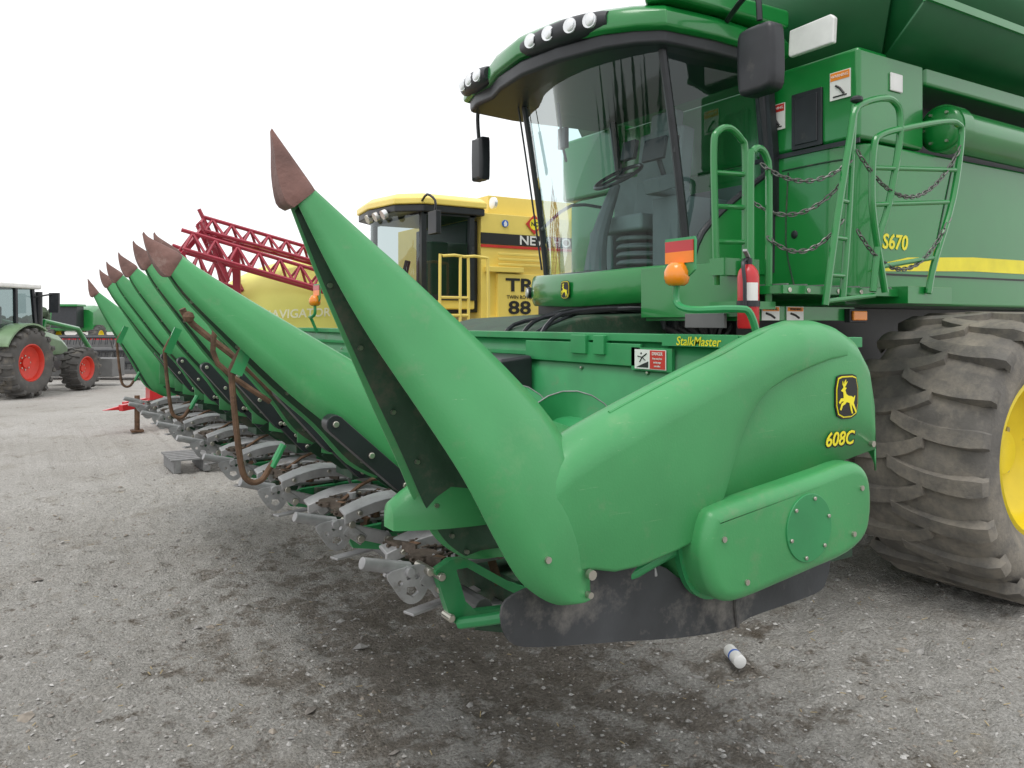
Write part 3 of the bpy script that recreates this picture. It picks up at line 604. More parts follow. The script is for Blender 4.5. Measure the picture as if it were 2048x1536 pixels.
for i,(a,b) in enumerate(((2.1,1.9),(2.3,2.0),(2.5,1.85),(2.2,2.2),(2.6,2.5))): hs.add(tube([(1.7,a-.4,1.66),(2.0,a-.2,1.80-.02*i),(2.5,b,1.84),(2.95,b,1.80)],.014,6,4),BLACK)
hs.obj('hydraulic_hoses',CB)
# cab
ya,yb=1.75,3.35
def ws(u,v):
    b=.26*(1-(2*u-1)**2)
    return Vector((2.89-.24*v**1.2-b*(1-.15*v),ya+(yb-ya)*u,2.10+1.50*v))
cab=MB()
con=[(3.0,1.66),(2.84,1.69),(2.70,1.86),(2.60,2.2),(2.56,2.6),(2.60,3.0),(2.70,3.3),(2.84,3.44),(3.0,3.46)]
cs_=[]
for z,s in((1.86,.86),(1.885,.93),(1.93,.99),(1.98,1.0),(2.03,.985),(2.08,.93),(2.10,.85)):
    cs_.append([(3.05+(x-3.05)*(.5+.5*s),2.56+(y-2.56)*(.9+.1*s),z+.03*abs(y-2.56)) for x,y in [(p.x,p.y) for p in cr([Vector((a,b,0)) for a,b in con],4)]])
cab.add(loft(cs_),GREEN);cab.add(bx(2.90,3.7,1.76,3.34,1.90,2.10),GREEN)
cab.add(prism([(2.90,2.08),(2.91,2.16),(3.02,2.33),(3.3,2.55),(3.70,2.80),(3.70,2.08)],'y',1.745,1.775),GREEN)
CO=cab.obj('cab_base',CB,bevel=.008)
bd=MB();badge(bd,(2.548,2.62,1.985),.13,FRONT);bd.obj('deer_badge',CO)
for y in(1.80,3.32):
    fl=MB();fl.add(cyl((2.76,y,1.99),(2.69,y-.02*(1 if y<2 else -1),1.99),.045),BLACK);fl.add(cyl((2.692,y-.02*(1 if y<2 else -1),1.99),(2.68,y-.025*(1 if y<2 else -1),1.99),.035),CHROME);fl.obj('work_light',CO)
g=[[ws(i/16,j/10) for i in range(17)] for j in range(11)]
one('windscreen',loft(g,False),GLASS,CB,ang=180)
one('door_glass',([(2.905,ya,2.14),(2.66,ya,3.58),(3.56,ya,3.58),(3.67,ya,2.82),(3.3,ya,2.58),(3.02,ya,2.36)],[(0,1,2,3,4,5)]),GLASS,CB)
one('side_glass',([(2.905,yb,2.14),(2.66,yb,3.58),(3.6,yb,3.58),(3.67,yb,2.3)],[(0,1,2,3)]),GLASS,CB)
fm=MB()
fm.add(tube([ws(0,j/10)+Vector((0,-.01,0)) for j in range(11)],.028,8),BLACK);fm.add(tube([ws(1,j/10) for j in range(11)],.028,8),BLACK)
fm.add(tube([ws(i/16,0) for i in range(17)],.016,8),BLACK);fm.add(tube([ws(i/16,1) for i in range(17)],.05,8),BLACK)
for y in(ya-.005,yb+.005):
    fm.add(tube([(3.56,y,3.60),(3.68,y,2.82),(3.72,y,2.1)],.035,8,3),BLACK);fm.add(tube([(2.68,y,3.59),(3.58,y,3.59)],.03,8),BLACK)
fm.add(tube([(2.93,ya,2.13),(3.03,ya,2.34),(3.3,ya,2.56),(3.68,ya,2.81)],.022,8,3),BLACK)
fm.add(bar((3.60,1.74,3.55),(3.72,1.74,2.5),.06,.12,(0,1,0)),BLACK)
fm.obj('cab_frame',CB)
one('wiper',tube([ws(.97,.05)+Vector((-.05,0,0)),ws(1,.5)+Vector((-.05,.02,0)),ws(1,.93)+Vector((-.05,.02,0))],.008,6,3),BLACK,CB)
one('door_hinge',bx(2.76,2.80,1.72,1.74,2.84,2.95),BLACK,CB)
ro=[(3.72,1.60),(3.0,1.57),(2.58,1.60),(2.44,1.72),(2.32,1.90),(2.20,2.28),(2.16,2.67),(2.20,3.05),(2.27,3.3),(2.27,3.55),(2.34,3.78),(2.8,3.84),(3.72,3.76)]
rs=[]
for z,k in((3.585,.97),(3.60,.995),(3.615,1.0),(3.69,.995),(3.725,.975),(3.76,.92),(3.785,.8),(3.80,.6),(3.805,.3)):
    rs.append([(3.05+(x-3.05)*k,2.68+(y-2.68)*k,z+.02*math.sin(y*3)) for x,y in ro])
RF=one('roof',loft(rs),GREEN,CB,bevel=.008,ang=28)
one('roof_lining',prism([(3.05+(x-3.05)*.955,2.68+(y-2.68)*.955) for x,y in ro],'z',3.48,3.60),BLACK,RF,bevel=.03)
one('roof_rail',prism([(2.60,1.56),(2.50,1.72),(2.75,1.95),(3.65,1.95),(3.65,1.54)],'z',3.74,3.87),GREEN,RF,bevel=.03)
def lamps(ps,nx):
    h=MB();C=[Vector(p) for p in ps];n=Vector(nx).normalized()
    P=[C[0]+(C[0]-C[1])*.7]+C+[C[-1]+(C[-1]-C[-2])*.7]
    h.add(tube(P,lambda t:.082*(math.sin(math.pi*(.12+.76*t)))**.4,14,2),BLACK);o=h.obj('light_cluster',RF,ang=60)
    for c in C:
        l=MB();l.add(cyl(c+n*.05,c+n*.082,.046,.05,18),CHROME);l.add(ball(c+n*.08,.042,14,(.35,1,1)),CHROME);l.obj('work_light',o)
lamps([(2.225,2.50,3.66),(2.245,2.32,3.66),(2.285,2.13,3.66),(2.335,1.99,3.66)],(-1,-.35,0))
lamps([(2.27,3.30,3.65),(2.28,3.44,3.65),(2.30,3.58,3.65)],(-1,-.1,0))
MA=one('mirror_arm',tube([(3.1,1.60,3.70),(2.98,1.35,3.74),(2.95,1.22,3.70),(2.95,1.2,3.55)],.018,8,4),BLACK,CB)
one('mirror',pillow(crc([(1.08,3.16),(1.12,3.12),(1.22,3.115),(1.31,3.12),(1.35,3.16),(1.36,3.32),(1.355,3.48),(1.31,3.52),(1.22,3.525),(1.12,3.52),(1.085,3.48),(1.075,3.32)],2),2.91,3.02,.04,5,'x'),BLACK,MA,ang=60)
MA=one('mirror_arm',tube([(2.50,3.74,3.6),(2.49,3.80,3.5),(2.50,3.80,3.3)],.016,8,4),BLACK,CB)
one('mirror',pillow(crc([(3.72,2.98),(3.75,2.95),(3.86,2.95),(3.89,2.98),(3.89,3.27),(3.86,3.30),(3.75,3.30),(3.72,3.27)],2),2.47,2.56,.03,4,'x'),BLACK,MA,ang=60)
it=MB();it.add(obx((3.42,2.55,2.85),(.14,.48,.75),Matrix.Rotation(.12,3,'Y')),SEATM);it.add(bx(2.98,3.4,2.3,2.8,2.42,2.54),SEATM);it.add(obx((3.46,2.55,3.28),(.1,.28,.18),Matrix.Rotation(.12,3,'Y')),SEATM)
for i in range(5): it.add(cyl((3.2,2.55,2.12+.06*i),(3.2,2.55,2.16+.06*i),.2,.17,20),SEATM)
it.add(bx(3.0,3.4,2.22,2.3,2.66,2.72),SEATM);it.add(bx(3.2,3.6,2.9,3.2,2.12,2.5),SEATM);it.add(bx(3.5,3.6,2.9,3.25,2.5,2.95),SEATM)
it.obj('seat',CB,bevel=.04,bseg=3)
it=MB()
it.add(bx(3.0,3.6,1.95,2.2,2.1,2.62),INTM);it.add(obx((3.0,2.08,2.72),(.25,.16,.1),Matrix.Rotation(-.3,3,'Y')),INTM);it.add(bx(2.9,3.68,1.8,3.3,2.09,2.12),INTM)
it.add(bx(3.66,3.70,1.8,3.3,2.1,2.75),INTM)
it.add(tube([(2.82,2.62,2.12),(2.86,2.62,2.4),(3.0,2.6,2.78)],lambda t:.09-.055*t,10,3),INTM);it.add(obx((2.98,2.42,3.0),(.04,.14,.14),Matrix.Rotation(.2,3,'Y')),BLACK)
it.add(tube([(2.75,3.0,3.45),(2.8,3.0,3.1),(2.83,3.0,3.0)],.012,6),BLACK);it.add(obx((2.8,3.0,3.18),(.04,.1,.16),Matrix.Identity(3)),BLACK)
it.add(obx((2.95,2.12,2.95),(.03,.22,.16),Matrix.Rotation(.2,3,'Y')),BLACK);it.add(tube([(3.05,2.1,2.7),(2.98,2.12,2.9)],.02,8),BLACK)
it.add(tube([(2.8,3.3,2.5),(3.1,3.3,2.72),(3.5,3.3,2.72)],.015,6,3),INTM)
it.obj('controls',CB,bevel=.01)
ctr=Vector((3.02,2.6,2.84));R=Matrix.Rotation(-.55,3,'Y')
sw=MB();sw.add(tube([ctr+R@Vector((.19*math.cos(a),.19*math.sin(a),0)) for a in [2*math.pi*k/24 for k in range(24)]],.014,8,1,True),BLACK)
for a in(.5,2.6,4.7): sw.add(tube([ctr,ctr+R@Vector((.19*math.cos(a),.19*math.sin(a),0))],.012,6),BLACK)
sw.obj('steering_wheel',CB)
pf=MB();pf.add(bx(2.55,3.95,.70,1.72,1.90,1.945),GREEN);pf.add(bx(2.50,3.4,.88,1.7,1.76,1.84),GREEN);pf.add(bx(3.55,4.0,.64,1.05,1.86,1.96),GREEN);pf.add(bx(2.46,2.50,.86,1.7,1.78,2.08),GREEN)
for i in range(9): pf.add(bx(2.6+.15*i,2.62+.15*i,.72,1.7,1.945,1.955),GREYM)
pf.add(bx(2.44,2.46,1.0,1.3,1.72,1.80),GREYM)
for x in(2.6,2.75,3.0,3.2,3.7): pf.add(cyl((x,.695,1.92),(x,.70,1.92),.014,n=10),BOLT)
PF=pf.obj('platform',CB,bevel=.006)
al=MB();al.add(bx(3.30,3.46,.84,.88,1.75,1.83),BLACK);al.add(bx(3.315,3.445,.825,.842,1.762,1.818),AMBER);al.obj('side_lamp',PF,bevel=.006)
for x in(2.66,2.86):
    k=MB();k.add(bx(x-.07,x+.07,.872,.879,1.762,1.838),DECW);k.add(bx(x-.065,x+.065,.870,.873,1.812,1.834),DECO);k.add(text('WARNING',.02,(x,.868,1.823),SIDE),DECK)
    k.add(tube([(x-.04,.870,1.80),(x,.870,1.79),(x+.03,.870,1.775)],.006,6),DECK);k.obj('warning_decal',PF)
G=lambda pts,r=.019,k=4:tube(pts,r,10,k)
ra=MB()
ra.add(G([(2.36,.98,1.95),(2.35,.98,2.3),(2.34,.98,2.68),(2.37,.98,2.77),(2.46,.98,2.80),(2.55,.98,2.75),(2.58,.98,2.68),(2.58,.98,2.3),(2.58,.98,1.9)]),GREEN)
for z in(2.18,2.37,2.55): ra.add(G([(2.35,.98,z),(2.58,.98,z+.01)],.014,1),GREEN)
ra.add(G([(2.42,.80,1.82),(2.42,.80,2.55),(2.44,.80,2.64),(2.49,.80,2.66),(2.54,.80,2.62),(2.56,.80,2.5),(2.58,.82,1.85)]),GREEN)
ra.add(bx(2.33,2.6,.79,1.0,1.82,1.86),GREEN);ra.add(bx(2.33,2.6,.9,1.0,2.0,2.09),GREEN)
ra.obj('handrail',PF)
ra=MB()
ra.add(G([(2.78,.62,1.84),(2.88,.62,2.3),(2.99,.62,2.75),(3.03,.62,2.89),(3.12,.62,2.95),(3.30,.62,3.0),(3.39,.62,2.99),(3.44,.62,2.93),(3.43,.62,2.75),(3.33,.62,2.4),(3.24,.62,2.2),(3.19,.62,1.92)]),GREEN)
ra.add(G([(2.95,.64,1.86),(3.0,.64,2.3),(3.04,.64,2.8),(3.06,.64,2.93)]),GREEN);ra.add(ball((3.06,.63,2.96),.035,10,(1,1,.6)),BLACK)
for z in(2.0,2.2,2.4,2.6): ra.add(G([(2.78+.22*(z-1.84),.62,z),(2.97+.06*(z-1.86),.64,z)],.013,1),GREEN)
ra.add(G([(2.78,.62,1.86),(3.2,.62,1.9)],.014,1),GREEN)
ra.obj('handrail',PF)
ra=MB()
ra.add(G([(3.30,.62,1.92),(3.20,.62,2.3),(3.18,.62,2.5),(3.20,.62,2.72),(3.26,.62,2.79),(3.5,.62,2.86),(3.9,.62,2.95),(4.03,.62,2.95),(4.07,.62,2.88),(3.98,.62,2.5),(3.78,.62,2.1),(3.72,.62,1.92)]),GREEN)
for z,a,b in((2.06,3.26,3.76),(2.40,3.2,3.92),(2.60,3.18,4.0)): ra.add(G([(a,.62,z),(b,.62,z+.07)],.014,1),GREEN)
ra.obj('handrail',PF)
def chain(p0,p1,sag,name='safety_chain'):
    p0=Vector(p0);p1=Vector(p1);n=int(((p1-p0).length+sag)/.038);c=MB();P=[p0.lerp(p1,i/n)-Vector((0,0,sag*4*(i/n)*(1-i/n))) for i in range(n+1)]
    for i in range(n):
        d=(P[i+1]-P[i]).normalized();a=Vector((0,1,0)) if i%2 else d.cross(Vector((0,1,0))).normalized();m=(P[i]+P[i+1])/2
        c.add(tube([m+d*.026*math.cos(t)+a*.011*math.sin(t) for t in [2*math.pi*k/10 for k in range(10)]],.0042,5,1,True),STEELC)
    c.obj(name,PF)
chain((2.5,.80,2.58),(3.0,.62,2.62),.10);chain((2.55,.80,2.2),(2.93,.62,2.3),.12);chain((3.05,.62,2.68),(4.05,.61,2.82),.28);chain((3.05,.62,2.25),(3.93,.61,2.38),.26);chain((2.57,.98,2.45),(2.95,.64,2.5),.14)
ex=MB();EX,EY=2.335,.74
ex.add(loft([[(EX+r*math.cos(t),EY+r*math.sin(t),z) for t in [2*math.pi*k/24 for k in range(24)]] for z,r in((1.72,.05),(1.73,.054),(1.98,.054),(2.01,.048),(2.035,.03),(2.045,.018))]),REDP);ex.add(cyl((EX,EY,2.04),(EX,EY,2.075),.02),BLACK)
ex.add(bar((EX,EY,2.08),(EX-.07,EY-.04,2.11),.02,.012),STEEL);ex.add(tube([(EX,EY,2.07),(EX-.06,EY-.02,2.05),(EX-.07,EY-.04,1.95),(EX-.07,EY-.04,1.82)],.01,8,3),BLACK);ex.add(loft([[(EX+.0548*math.cos(t),EY+.0548*math.sin(t),z) for t in [math.radians(q) for q in range(200,290,10)]] for z in(1.86,1.95)],False),DECW)
ex.add(cyl((EX,EY,1.83),(EX,EY,1.86),.058),BLACK);ex.add(bar((EX,EY,1.845),(2.5,.9,1.845),.03,.03),BLACK);ex.obj('fire_extinguisher',PF,ang=40)
# ================================================================== yellow combine behind
NH=thing('combine_harvester','yellow older combine harvester with black glazed cab parked behind','combine harvester',(6,10,0))
b=MB();b.add(bx(5.2,10.5,8.5,11.6,1.5,3.42),NHY);b.add(bx(5.25,5.9,8.38,8.5,2.52,2.6),NHY);b.add(bx(5.5,10,8.8,11.3,3.42,3.75),NHY)
b.add(bx(5.3,10,8.47,8.5,1.55,1.85),NHY);b.add(bx(5.45,6.6,8.42,8.5,1.82,2.5),NHY)
for i in range(3): b.add(bx(5.45,6.6,8.405,8.42,2.62+.08*i,2.66+.08*i),NHY)
b.obj('body_panels',NH,bevel=.02)
one('side_stripe',bx(5.19,10.3,8.48,8.50,2.95,3.12),DECK,NH);one('side_stripe',bx(5.19,10.3,8.48,8.50,2.90,2.94),DECR,NH)
one('name_decal',text('NEW HOLLAND',.20,(6.75,8.475,3.03),SIDE,.004,0,1.2),DECW,NH)
d=MB();d.add(text('TR',.28,(5.84,8.412,2.32),SIDE,.007,0,1.5),DECK);d.add(text('TWIN ROTOR',.08,(5.86,8.412,2.14),SIDE,.001,0,1),DECK);d.add(text('88',.28,(5.84,8.412,1.97),SIDE,.007,0,1.5),DECK);d.obj('model_number_decal',NH)
d=MB();d.add(cyl((5.62,8.5,3.28),(5.62,8.478,3.28),.055,n=20),BLUED);d.add(xf(prism([(-.02,-.045),(.02,-.045),(.03,.0),(.0,.045),(-.03,0)],'z',0,.003),Matrix.Translation((5.62,8.477,3.28))@SIDE),DECW);d.obj('leaf_emblem',NH)
d=MB();d.add(xf(prism([(-.16,0),(0,-.16),(.16,0),(0,.16)],'z',0,.01),Matrix.Translation((6.16,8.49,3.3))@SIDE),DECR);d.add(cyl((6.16,8.485,3.3),(6.16,8.477,3.3),.09),DECY);d.add(text('NC',.09,(6.16,8.475,3.3),SIDE,.003),DECK);d.obj('dealer_sticker',NH)
c=MB();c.add(loft([[(4.02,8.75,1.95),(4.3,8.52,1.95),(5.1,8.52,1.95),(5.1,10.4,1.95),(4.3,10.4,1.95),(4.0,10.1,1.95)],[(3.98,8.75,2.1),(4.25,8.52,2.1),(5.1,8.52,2.1),(5.1,10.4,2.1),(4.25,10.4,2.1),(3.95,10.1,2.1)]]),NHY)
c.add(bx(5.0,5.2,8.6,10.4,1.9,3.3),BLACK);c.obj('cab_base',NH,bevel=.02)
wsn=lambda u,v:(4.22-.3*(1-(2*u-1)**2),8.55+1.85*u,2.1+1.28*v)
one('windscreen',loft([[wsn(i/10,j) for i in range(11)] for j in(0,1)],False),GLASSD,NH);one('door_glass',([(4.26,8.53,2.1),(4.26,8.53,3.38),(5.02,8.53,3.38),(5.02,8.53,2.1)],[(0,1,2,3)]),GLASSD,NH)
f=MB()
for p in((4.24,8.53),(5.04,8.53),(4.24,10.38)): f.add(bar((p[0],p[1],2.08),(p[0],p[1],3.4),.08,.08),BLACK)
f.add(bar((4.24,8.53,3.38),(5.1,8.53,3.38),.08,.1),BLACK);f.add(bar((4.24,8.53,2.12),(5.1,8.53,2.12),.06,.08),BLACK);f.add(bar((4.24,8.53,3.38),(4.24,10.38,3.38),.08,.1),BLACK);f.obj('cab_frame',NH)
f=MB();f.add(bx(4.6,4.9,9.0,9.5,2.1,3.0),INTM);f.obj('seat',NH,bevel=.03);one('steering_column',tube([(4.2,9.3,2.1),(4.35,9.3,2.7)],.05,8),INTM,NH)
ro2=[(5.25,8.4),(4.2,8.4),(3.86,8.7),(3.74,9.45),(3.86,10.2),(4.2,10.5),(5.25,10.5)]
RN=one('roof',loft([[(4.6+(x-4.6)*k,9.45+(y-9.45)*k,z) for x,y in ro2] for z,k in((3.47,1),(3.56,1),(3.63,.9),(3.67,.7))]),NHY,NH,bevel=.02);one('roof_lining',prism([(4.6+(x-4.6)*.97,9.45+(y-9.45)*.97) for x,y in ro2],'z',3.36,3.47),BLACK,RN,bevel=.02)
for i in range(3): one('work_light',cyl((3.84,8.95+.3*i,3.36),(3.78,8.95+.3*i,3.33),.07,n=14),CHROME,RN)
m=MB();m.add(tube([(4.2,8.5,3.5),(4.1,8.1,3.55),(4.15,7.95,3.45),(4.15,7.95,3.3)],.02,6,3),BLACK);m.add(bx(4.1,4.18,7.82,8.08,2.98,3.3),BLACK);m.obj('mirror',NH,bevel=.02);one('work_light',cyl((5.5,8.6,3.6),(5.45,8.6,3.6),.09),CHROME,NH)
ra=MB()
for x,y in((4.20,7.9),(4.52,7.9)): ra.add(tube([(x,y,1.2),(x,y,2.55),(x+.05,y,2.68),(x+.4,y,2.68),(x+.45,y,2.55),(x+.45,y,1.5)],.022,8,2),NHY)
for z in(1.6,1.85,2.1): ra.add(tube([(4.2,7.9,z),(4.65,7.9,z)],.02,8),NHY)
ra.add(bx(4.1,5.5,7.9,8.5,1.42,1.5),NHY);ra.obj('ladder',NH)
wheel(NH,(6.0,8.3,.84),.85,.7,.42,18,.05,YEL,TYREF);wheel(NH,(6.0,11.6,.84),.85,.7,.42,18,.05,YEL,TYREF,outer=1);wheel(NH,(9.6,8.9,.58),.6,.4,.3,16,.03,YEL,TYREF);wheel(NH,(9.6,11.2,.58),.6,.4,.3,16,.03,YEL,TYREF,outer=1)
one('chassis',bx(4.6,10,9,11.1,.7,1.6),GREYM,NH)
# ================================================================== sprayer
SP=thing('field_sprayer','trailed sprayer with pale yellow tank and folded dark red lattice booms','sprayer',(3,10,0))
t=[]
for i in range(13):
    u=i/12;x=1.7+2.45*u;k=math.sin(math.pi*(.06+.88*u))**.45
    t.append([(x,10.0+.95*k*math.copysign(abs(math.cos(a))**.7,math.cos(a)),1.85+(.75+.1*math.sin(math.pi*u))*k*math.copysign(abs(math.sin(a))**.7,math.sin(a))) for a in [2*math.pi*j/24 for j in range(24)]])
one('tank',loft(t),TANKY,SP,ang=60)
one('tank_lettering',text('NAVIGATOR 4000',.17,(2.72,9.026,1.88),Matrix.Rotation(-.05,4,'Y')@SIDE,.003,.1),DECG,SP)
bo=MB()
def truss(p0,p1,h,wd,n,r=.026):
    p0=Vector(p0);p1=Vector(p1)
    for s in(-1,1):
        o=Vector((0,s*wd/2,0));bo.add(tube([p0+o,p1+o],r,6),BOOM)
        for i in range(n):
            a=p0.lerp(p1,i/n);b=p0.lerp(p1,(i+.5)/n);c=p0.lerp(p1,(i+1)/n);hh=Vector((0,0,h))
            bo.add(tube([a+o,b+hh],r*.7,6),BOOM);bo.add(tube([b+hh,c+o],r*.7,6),BOOM)
    bo.add(tube([p0+Vector((0,0,h)),p1+Vector((0,0,h))],r,6),BOOM)
truss((1.0,8.9,2.68),(3.5,8.8,2.02),.26,.3,9);truss((1.3,9.1,2.95),(3.3,9.2,2.5),.2,.3,8);truss((1.25,9.1,3.05),(1.6,9.1,2.3),.2,.25,3)
truss((1.0,9.6,2.5),(1.9,9.6,2.2),.3,.3,4)
bo.add(bar((1.35,9.1,3.05),(1.0,9.0,2.6),.08,.06),BOOM);bo.add(bar((1.75,9.2,2.85),(1.85,9.5,1.2),.1,.1),BOOM)
bo.obj('boom',SP)
f=MB();f.add(bx(1.6,4.4,9.5,10.5,.75,.9),BOOM);f.add(bx(3.9,4.1,9.1,10.9,.6,.8),BOOM);f.obj('frame',SP)
wheel(SP,(3.2,9.3,.8),.82,.4,.5,20,.03,RIMR,TYREF);wheel(SP,(3.2,10.9,.8),.82,.4,.5,20,.03,RIMR,TYREF,outer=1)
# ================================================================== tractors
def tractor(loc,ang,bodym,rimm,label,loader=True,s=1.0,cabroof=WHITE):
    T=thing('tractor',label,'tractor',(0,0,0));ct=2.50
    b=MB();b.add(loft([[(x,y,z) for y,z in((-.34,zb),(-.36,zt-.15),(-.26,zt),(.26,zt),(.36,zt-.15),(.34,zb))] for x,zb,zt in((.2,1.0,1.66),(1.1,.9,1.56),(1.85,.9,1.38),(2.1,.95,1.2))]),bodym);b.obj('bonnet',T,bevel=.02)
    for y in(-.95,.95):
        b=MB();b.add(loft([[(.9*math.cos(a)-.35,y+o,.8+.9*math.sin(a)) for o in(-.22,.22)]+[(.86*math.cos(a)-.35,y+.22,.8+.86*math.sin(a)),(.86*math.cos(a)-.35,y-.22,.8+.86*math.sin(a))] for a in [math.radians(q) for q in range(55,165,11)]]),bodym);b.obj('fender',T)
    one('chassis',bx(-.8,2.0,-.3,.3,.5,1.1),GREYM,T)
    one('cab_glass',loft([[(-.95,-.75,1.15),(.45,-.7,1.15),(.45,.7,1.15),(-.95,.75,1.15)],[(-.88,-.72,ct),(.3,-.68,ct),(.3,.68,ct),(-.88,.72,ct)]]),GLASSD,T)
    f=MB()
    for p,q in(((-.95,-.75),(-.88,-.72)),((.45,-.7),(.3,-.68)),((.45,.7),(.3,.68)),((-.95,.75),(-.88,.72)),((-.3,-.73),(-.3,-.71))): f.add(bar((p[0],p[1],1.12),(q[0],q[1],ct+.03),.07,.07),BLACK)
    f.add(bx(-.97,.47,-.77,.77,1.08,1.2),BLACK);f.obj('cab_frame',T)
    one('seat',bx(-.5,-.1,-.25,.25,1.3,2.1),INTM,T,bevel=.05);one('exhaust',cyl((.62,-.62,1.3),(.62,-.62,2.45),.08),BLACK,T)
    f=MB();f.add(tube([(.3,-.66,2.3),(.5,-1.1,2.4)],.02,6),BLACK);f.add(bx(.47,.53,-1.22,-.98,1.95,2.42),BLACK);f.obj('mirror',T)
    r=one('cab_roof',bx(-1.05,.5,-.8,.8,ct,ct+.13),cabroof,T,bevel=.05,bseg=3)
    for y in(-.55,-.3,.3,.55):one('work_light',cyl((-1.05,y,ct+.06),(-1.08,y,ct+.06),.06),CHROME,r)
    one('beacon',cyl((-.6,-.5,ct+.12),(-.6,-.5,ct+.22),.05),AMBER,r)
    for y in(-.9,.9): one('tail_light',bx(-1.25,-1.22,y-.12,y+.12,1.35,1.45),DECR,T)
    if loader:
        a=MB()
        for y in(-.55,.55): a.add(tube([(.7,y,1.0),(.9,y,1.75),(2.2,y,1.55),(3.1,y,.6)],.07,6),GREEN)
        a.add(bx(3.0,3.6,-1.0,1.0,.25,.75),GREYM);a.obj('front_loader',T,bevel=.02)
    for y,o in((-.95,-1),(.95,1)):
        wheel(T,(-.35,y,.8),.80,.5,.42,18,.045,rimm,TYREF,outer=o);wheel(T,(1.80,y*.95,.55),.55,.42,.3,16,.035,rimm,TYREF,outer=o)
    T.location=loc;T.rotation_euler=(0,0,ang);T.scale=(s,s,s);bpy.context.view_layer.update()
    return T
tractor((-1.20,20.55,0),math.radians(53),PALEG,RIMR,'pale green tractor with red wheel rims and front loader',True,1.02)
def farmachine(loc,ang,bm_,label,kind):
    T=thing(kind,label,'farm machine',(0,0,0))
    if kind=='grain_header':
        one('table',prism([(0,.3),(0,1.15),(.15,1.2),(.3,.35),(1.1,.2),(1.1,.3)],'y',-2.2,2.2),bm_,T)
        r=MB();r.add(cyl((.7,-2.1,.9),(.7,2.1,.9),.08,n=8),GREYM)
        for k in range(6):
            q=k*math.pi/3;p=(.7+.45*math.cos(q),.9+.45*math.sin(q));r.add(cyl((p[0],-2.1,p[1]),(p[0],2.1,p[1]),.03,n=6),BLACK)
            for y in(-2.1,-1,0,1,2.1): r.add(bar((.7,y,.9),(p[0],y,p[1]),.03,.03),GREYM)
            for i in range(22): r.add(bar((p[0],-2.1+i*.2,p[1]),(p[0]+.05,-2.1+i*.2,p[1]-.22),.015,.015),BLACK)
        r.obj('reel',T)
        for y in(-2.3,2.3): one('end_plate',prism([(0,.2),(0,1.2),(.5,1.25),(1.5,.4),(1.4,.15)],'y',y-.04,y+.04),bm_,T)
    else:
        one('body_panels',loft([[(x,-1.4,zb),(x,-1.4,zt-.2),(x,-1.1,zt),(x,1.1,zt),(x,1.4,zt-.2),(x,1.4,zb)] for x,zb,zt in((-3,1.2,2.2),(-2,1.1,2.8),(1,1.1,2.9),(1.8,1.2,2.6))]),bm_,T,bevel=.03)
        one('cab',loft([[(1.8,-.8,1.4),(2.9,-.8,1.4),(2.9,.8,1.4),(1.8,.8,1.4)],[(1.8,-.8,2.8),(2.7,-.8,2.8),(2.7,.8,2.8),(1.8,.8,2.8)]]),BLACK,T,bevel=.03);one('roof',bx(1.7,2.9,-.9,.9,2.8,2.95),bm_,T,bevel=.03)
        for y,o in((-1.4,-1),(1.4,1)): wheel(T,(1.2,y,.8),.8,.6,.42,16,.04,YEL,TYREF,outer=o);wheel(T,(-2.2,y,.5),.5,.4,.25,14,.03,YEL,TYREF,outer=o)
    T.location=loc;T.rotation_euler=(0,0,ang);bpy.context.view_layer.update()
farmachine((1.35,26.5,0),math.radians(235),GREYM,'grey harvester grain header with reel resting on gravel','grain_header')
farmachine((2.6,29,0),math.radians(240),REDP,'red header with black reel resting on gravel','grain_header')
farmachine((3.3,60,0),math.radians(240),GREEN,'green forage harvester parked at the yard edge','forage_harvester')
D=thing('trailer_drawbar','red steel drawbar frame with jack leg standing on gravel','drawbar',(1.4,12.3,0))
O=Matrix.Translation((.60,-.3,-.02))
a=MB();a.add(xf(bar((.0,12.2,.42),(1.6,13.2,.55),.1,.1),O),REDP);a.add(xf(bar((.1,12.7,.42),(1.6,13.6,.55),.1,.1),O),REDP);a.add(xf(bx(.45,.65,12.4,12.9,.35,.85),O),REDP);a.add(xf(bx(.5,.6,12.5,12.8,.85,1.05),O),REDP);a.add(xf(prism([(-.25,.38),(.3,.38),(.45,.5),(.3,.52)],'y',12.3,12.4),O),REDP);a.obj('frame',D,bevel=.01)
a=MB();a.add(xf(cyl((.25,12.3,.05),(.25,12.3,.6),.04),O),RUST);a.add(xf(bx(.16,.34,12.2,12.4,.02,.05),O),RUST);a.obj('jack_leg',D)
P=thing('pallet','weathered grey wooden pallet lying on gravel','pallet',(1.1,8.2,0))
a=MB()
for i in range(6): a.add(bx(.72,1.5,7.9+i*.13,7.99+i*.13,.13,.15),WOOD)
for x in(.75,1.08,1.42): a.add(bx(x,x+.08,7.9,8.64,-.01,.13),WOOD)
a.obj('boards',P,bevel=.004)
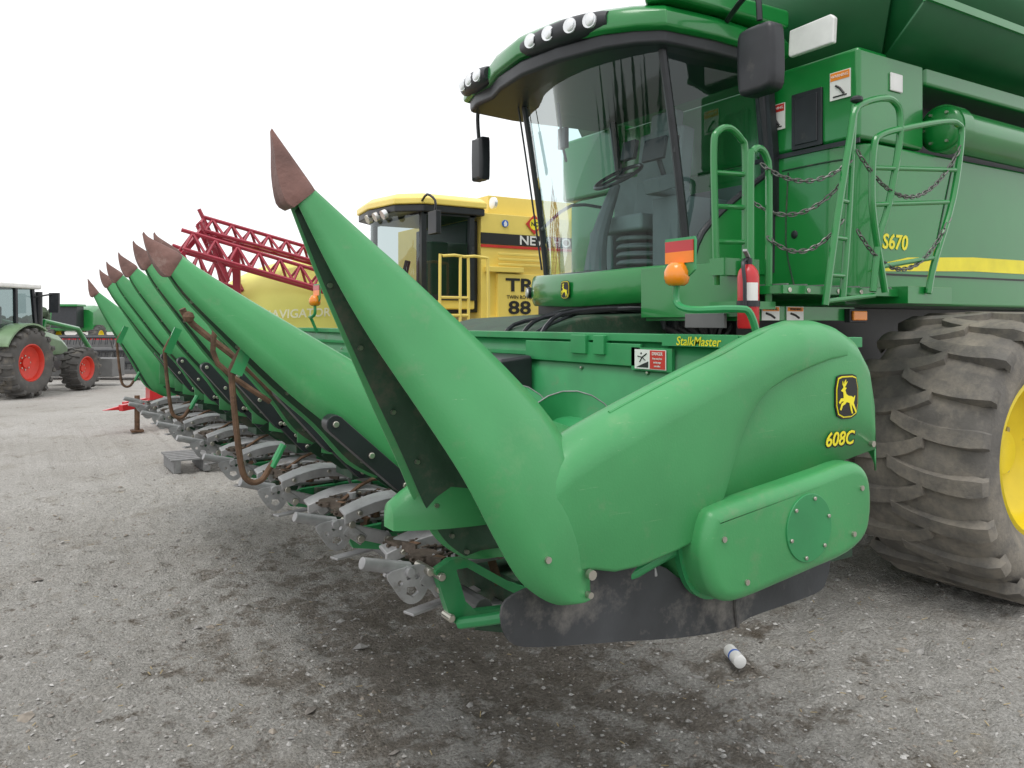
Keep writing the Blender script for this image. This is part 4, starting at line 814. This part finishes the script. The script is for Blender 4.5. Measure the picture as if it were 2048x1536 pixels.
C=thing('spray_can','small white and blue aerosol can lying on gravel','spray can',(2.36,.84,0))
d=Vector((.45,.89,0)).normalized();o=Vector((2.30,.76,.03));sec=[]
for t_,r in((0,.026),(.004,.033),(.15,.033),(.165,.024),(.17,.014),(.185,.014),(.186,.001)):
    s=Vector((d.y,-d.x,0));sec.append([tuple(o+d*t_+(s*math.cos(a)+Vector((0,0,1))*math.sin(a))*r) for a in [2*math.pi*k/20 for k in range(20)]])
one('can_body',loft(sec),WHITE,C,ang=40)
one('can_label',loft([[tuple(o+d*t_+(Vector((d.y,-d.x,0))*math.cos(a)+Vector((0,0,1))*math.sin(a))*.0337) for a in [2*math.pi*k/20 for k in range(20)]] for t_ in(.07,.085)]),BLUED,C,ang=40)
LEAF=mat('distant_foliage',(.07,.10,.06),.9,var=.4,scale=.5)
def trees():
    mb=MB()
    for i in range(260):
        a=math.radians(-8+80*random.random());d=170+random.uniform(-12,12);x=d*math.sin(a);y=d*math.cos(a);h=random.uniform(2.5,5)*(.7+.3*math.sin(a*40))
        for k in range(9):
            r=h*random.uniform(.12,.3);c=(x+random.uniform(-.4,.4)*h,y+random.uniform(-.3,.3)*h,h*random.uniform(.25,.85))
            mb.add(ball(c,r,8,(1,1,random.uniform(.7,1.3))),LEAF)
    for i in range(46):
        a=math.radians(150+150*i/46+random.uniform(-1.5,1.5));d=55+random.uniform(-3,4);x=d*math.sin(a);y=d*math.cos(a);h=random.uniform(4,8)
        for k in range(9):
            z0=h*(.08+.1*k);r=h*.26*(1-k/9.5)*random.uniform(.8,1.15);n=9;top=(x+random.uniform(-.1,.1),y,z0+h*.2)
            ring=[(x+r*math.cos(2*math.pi*j/n)*random.uniform(.7,1.1),y+r*math.sin(2*math.pi*j/n)*random.uniform(.7,1.1),z0+random.uniform(-.3,.2)) for j in range(n)]
            mb.add((ring+[top],[(j,(j+1)%n,n) for j in range(n)]),LEAF)
    o=mb.obj('far_woodland',ang=20);o['kind']='stuff';o['label']='low line of trees and conifers around the yard';o['category']='woodland'
trees()
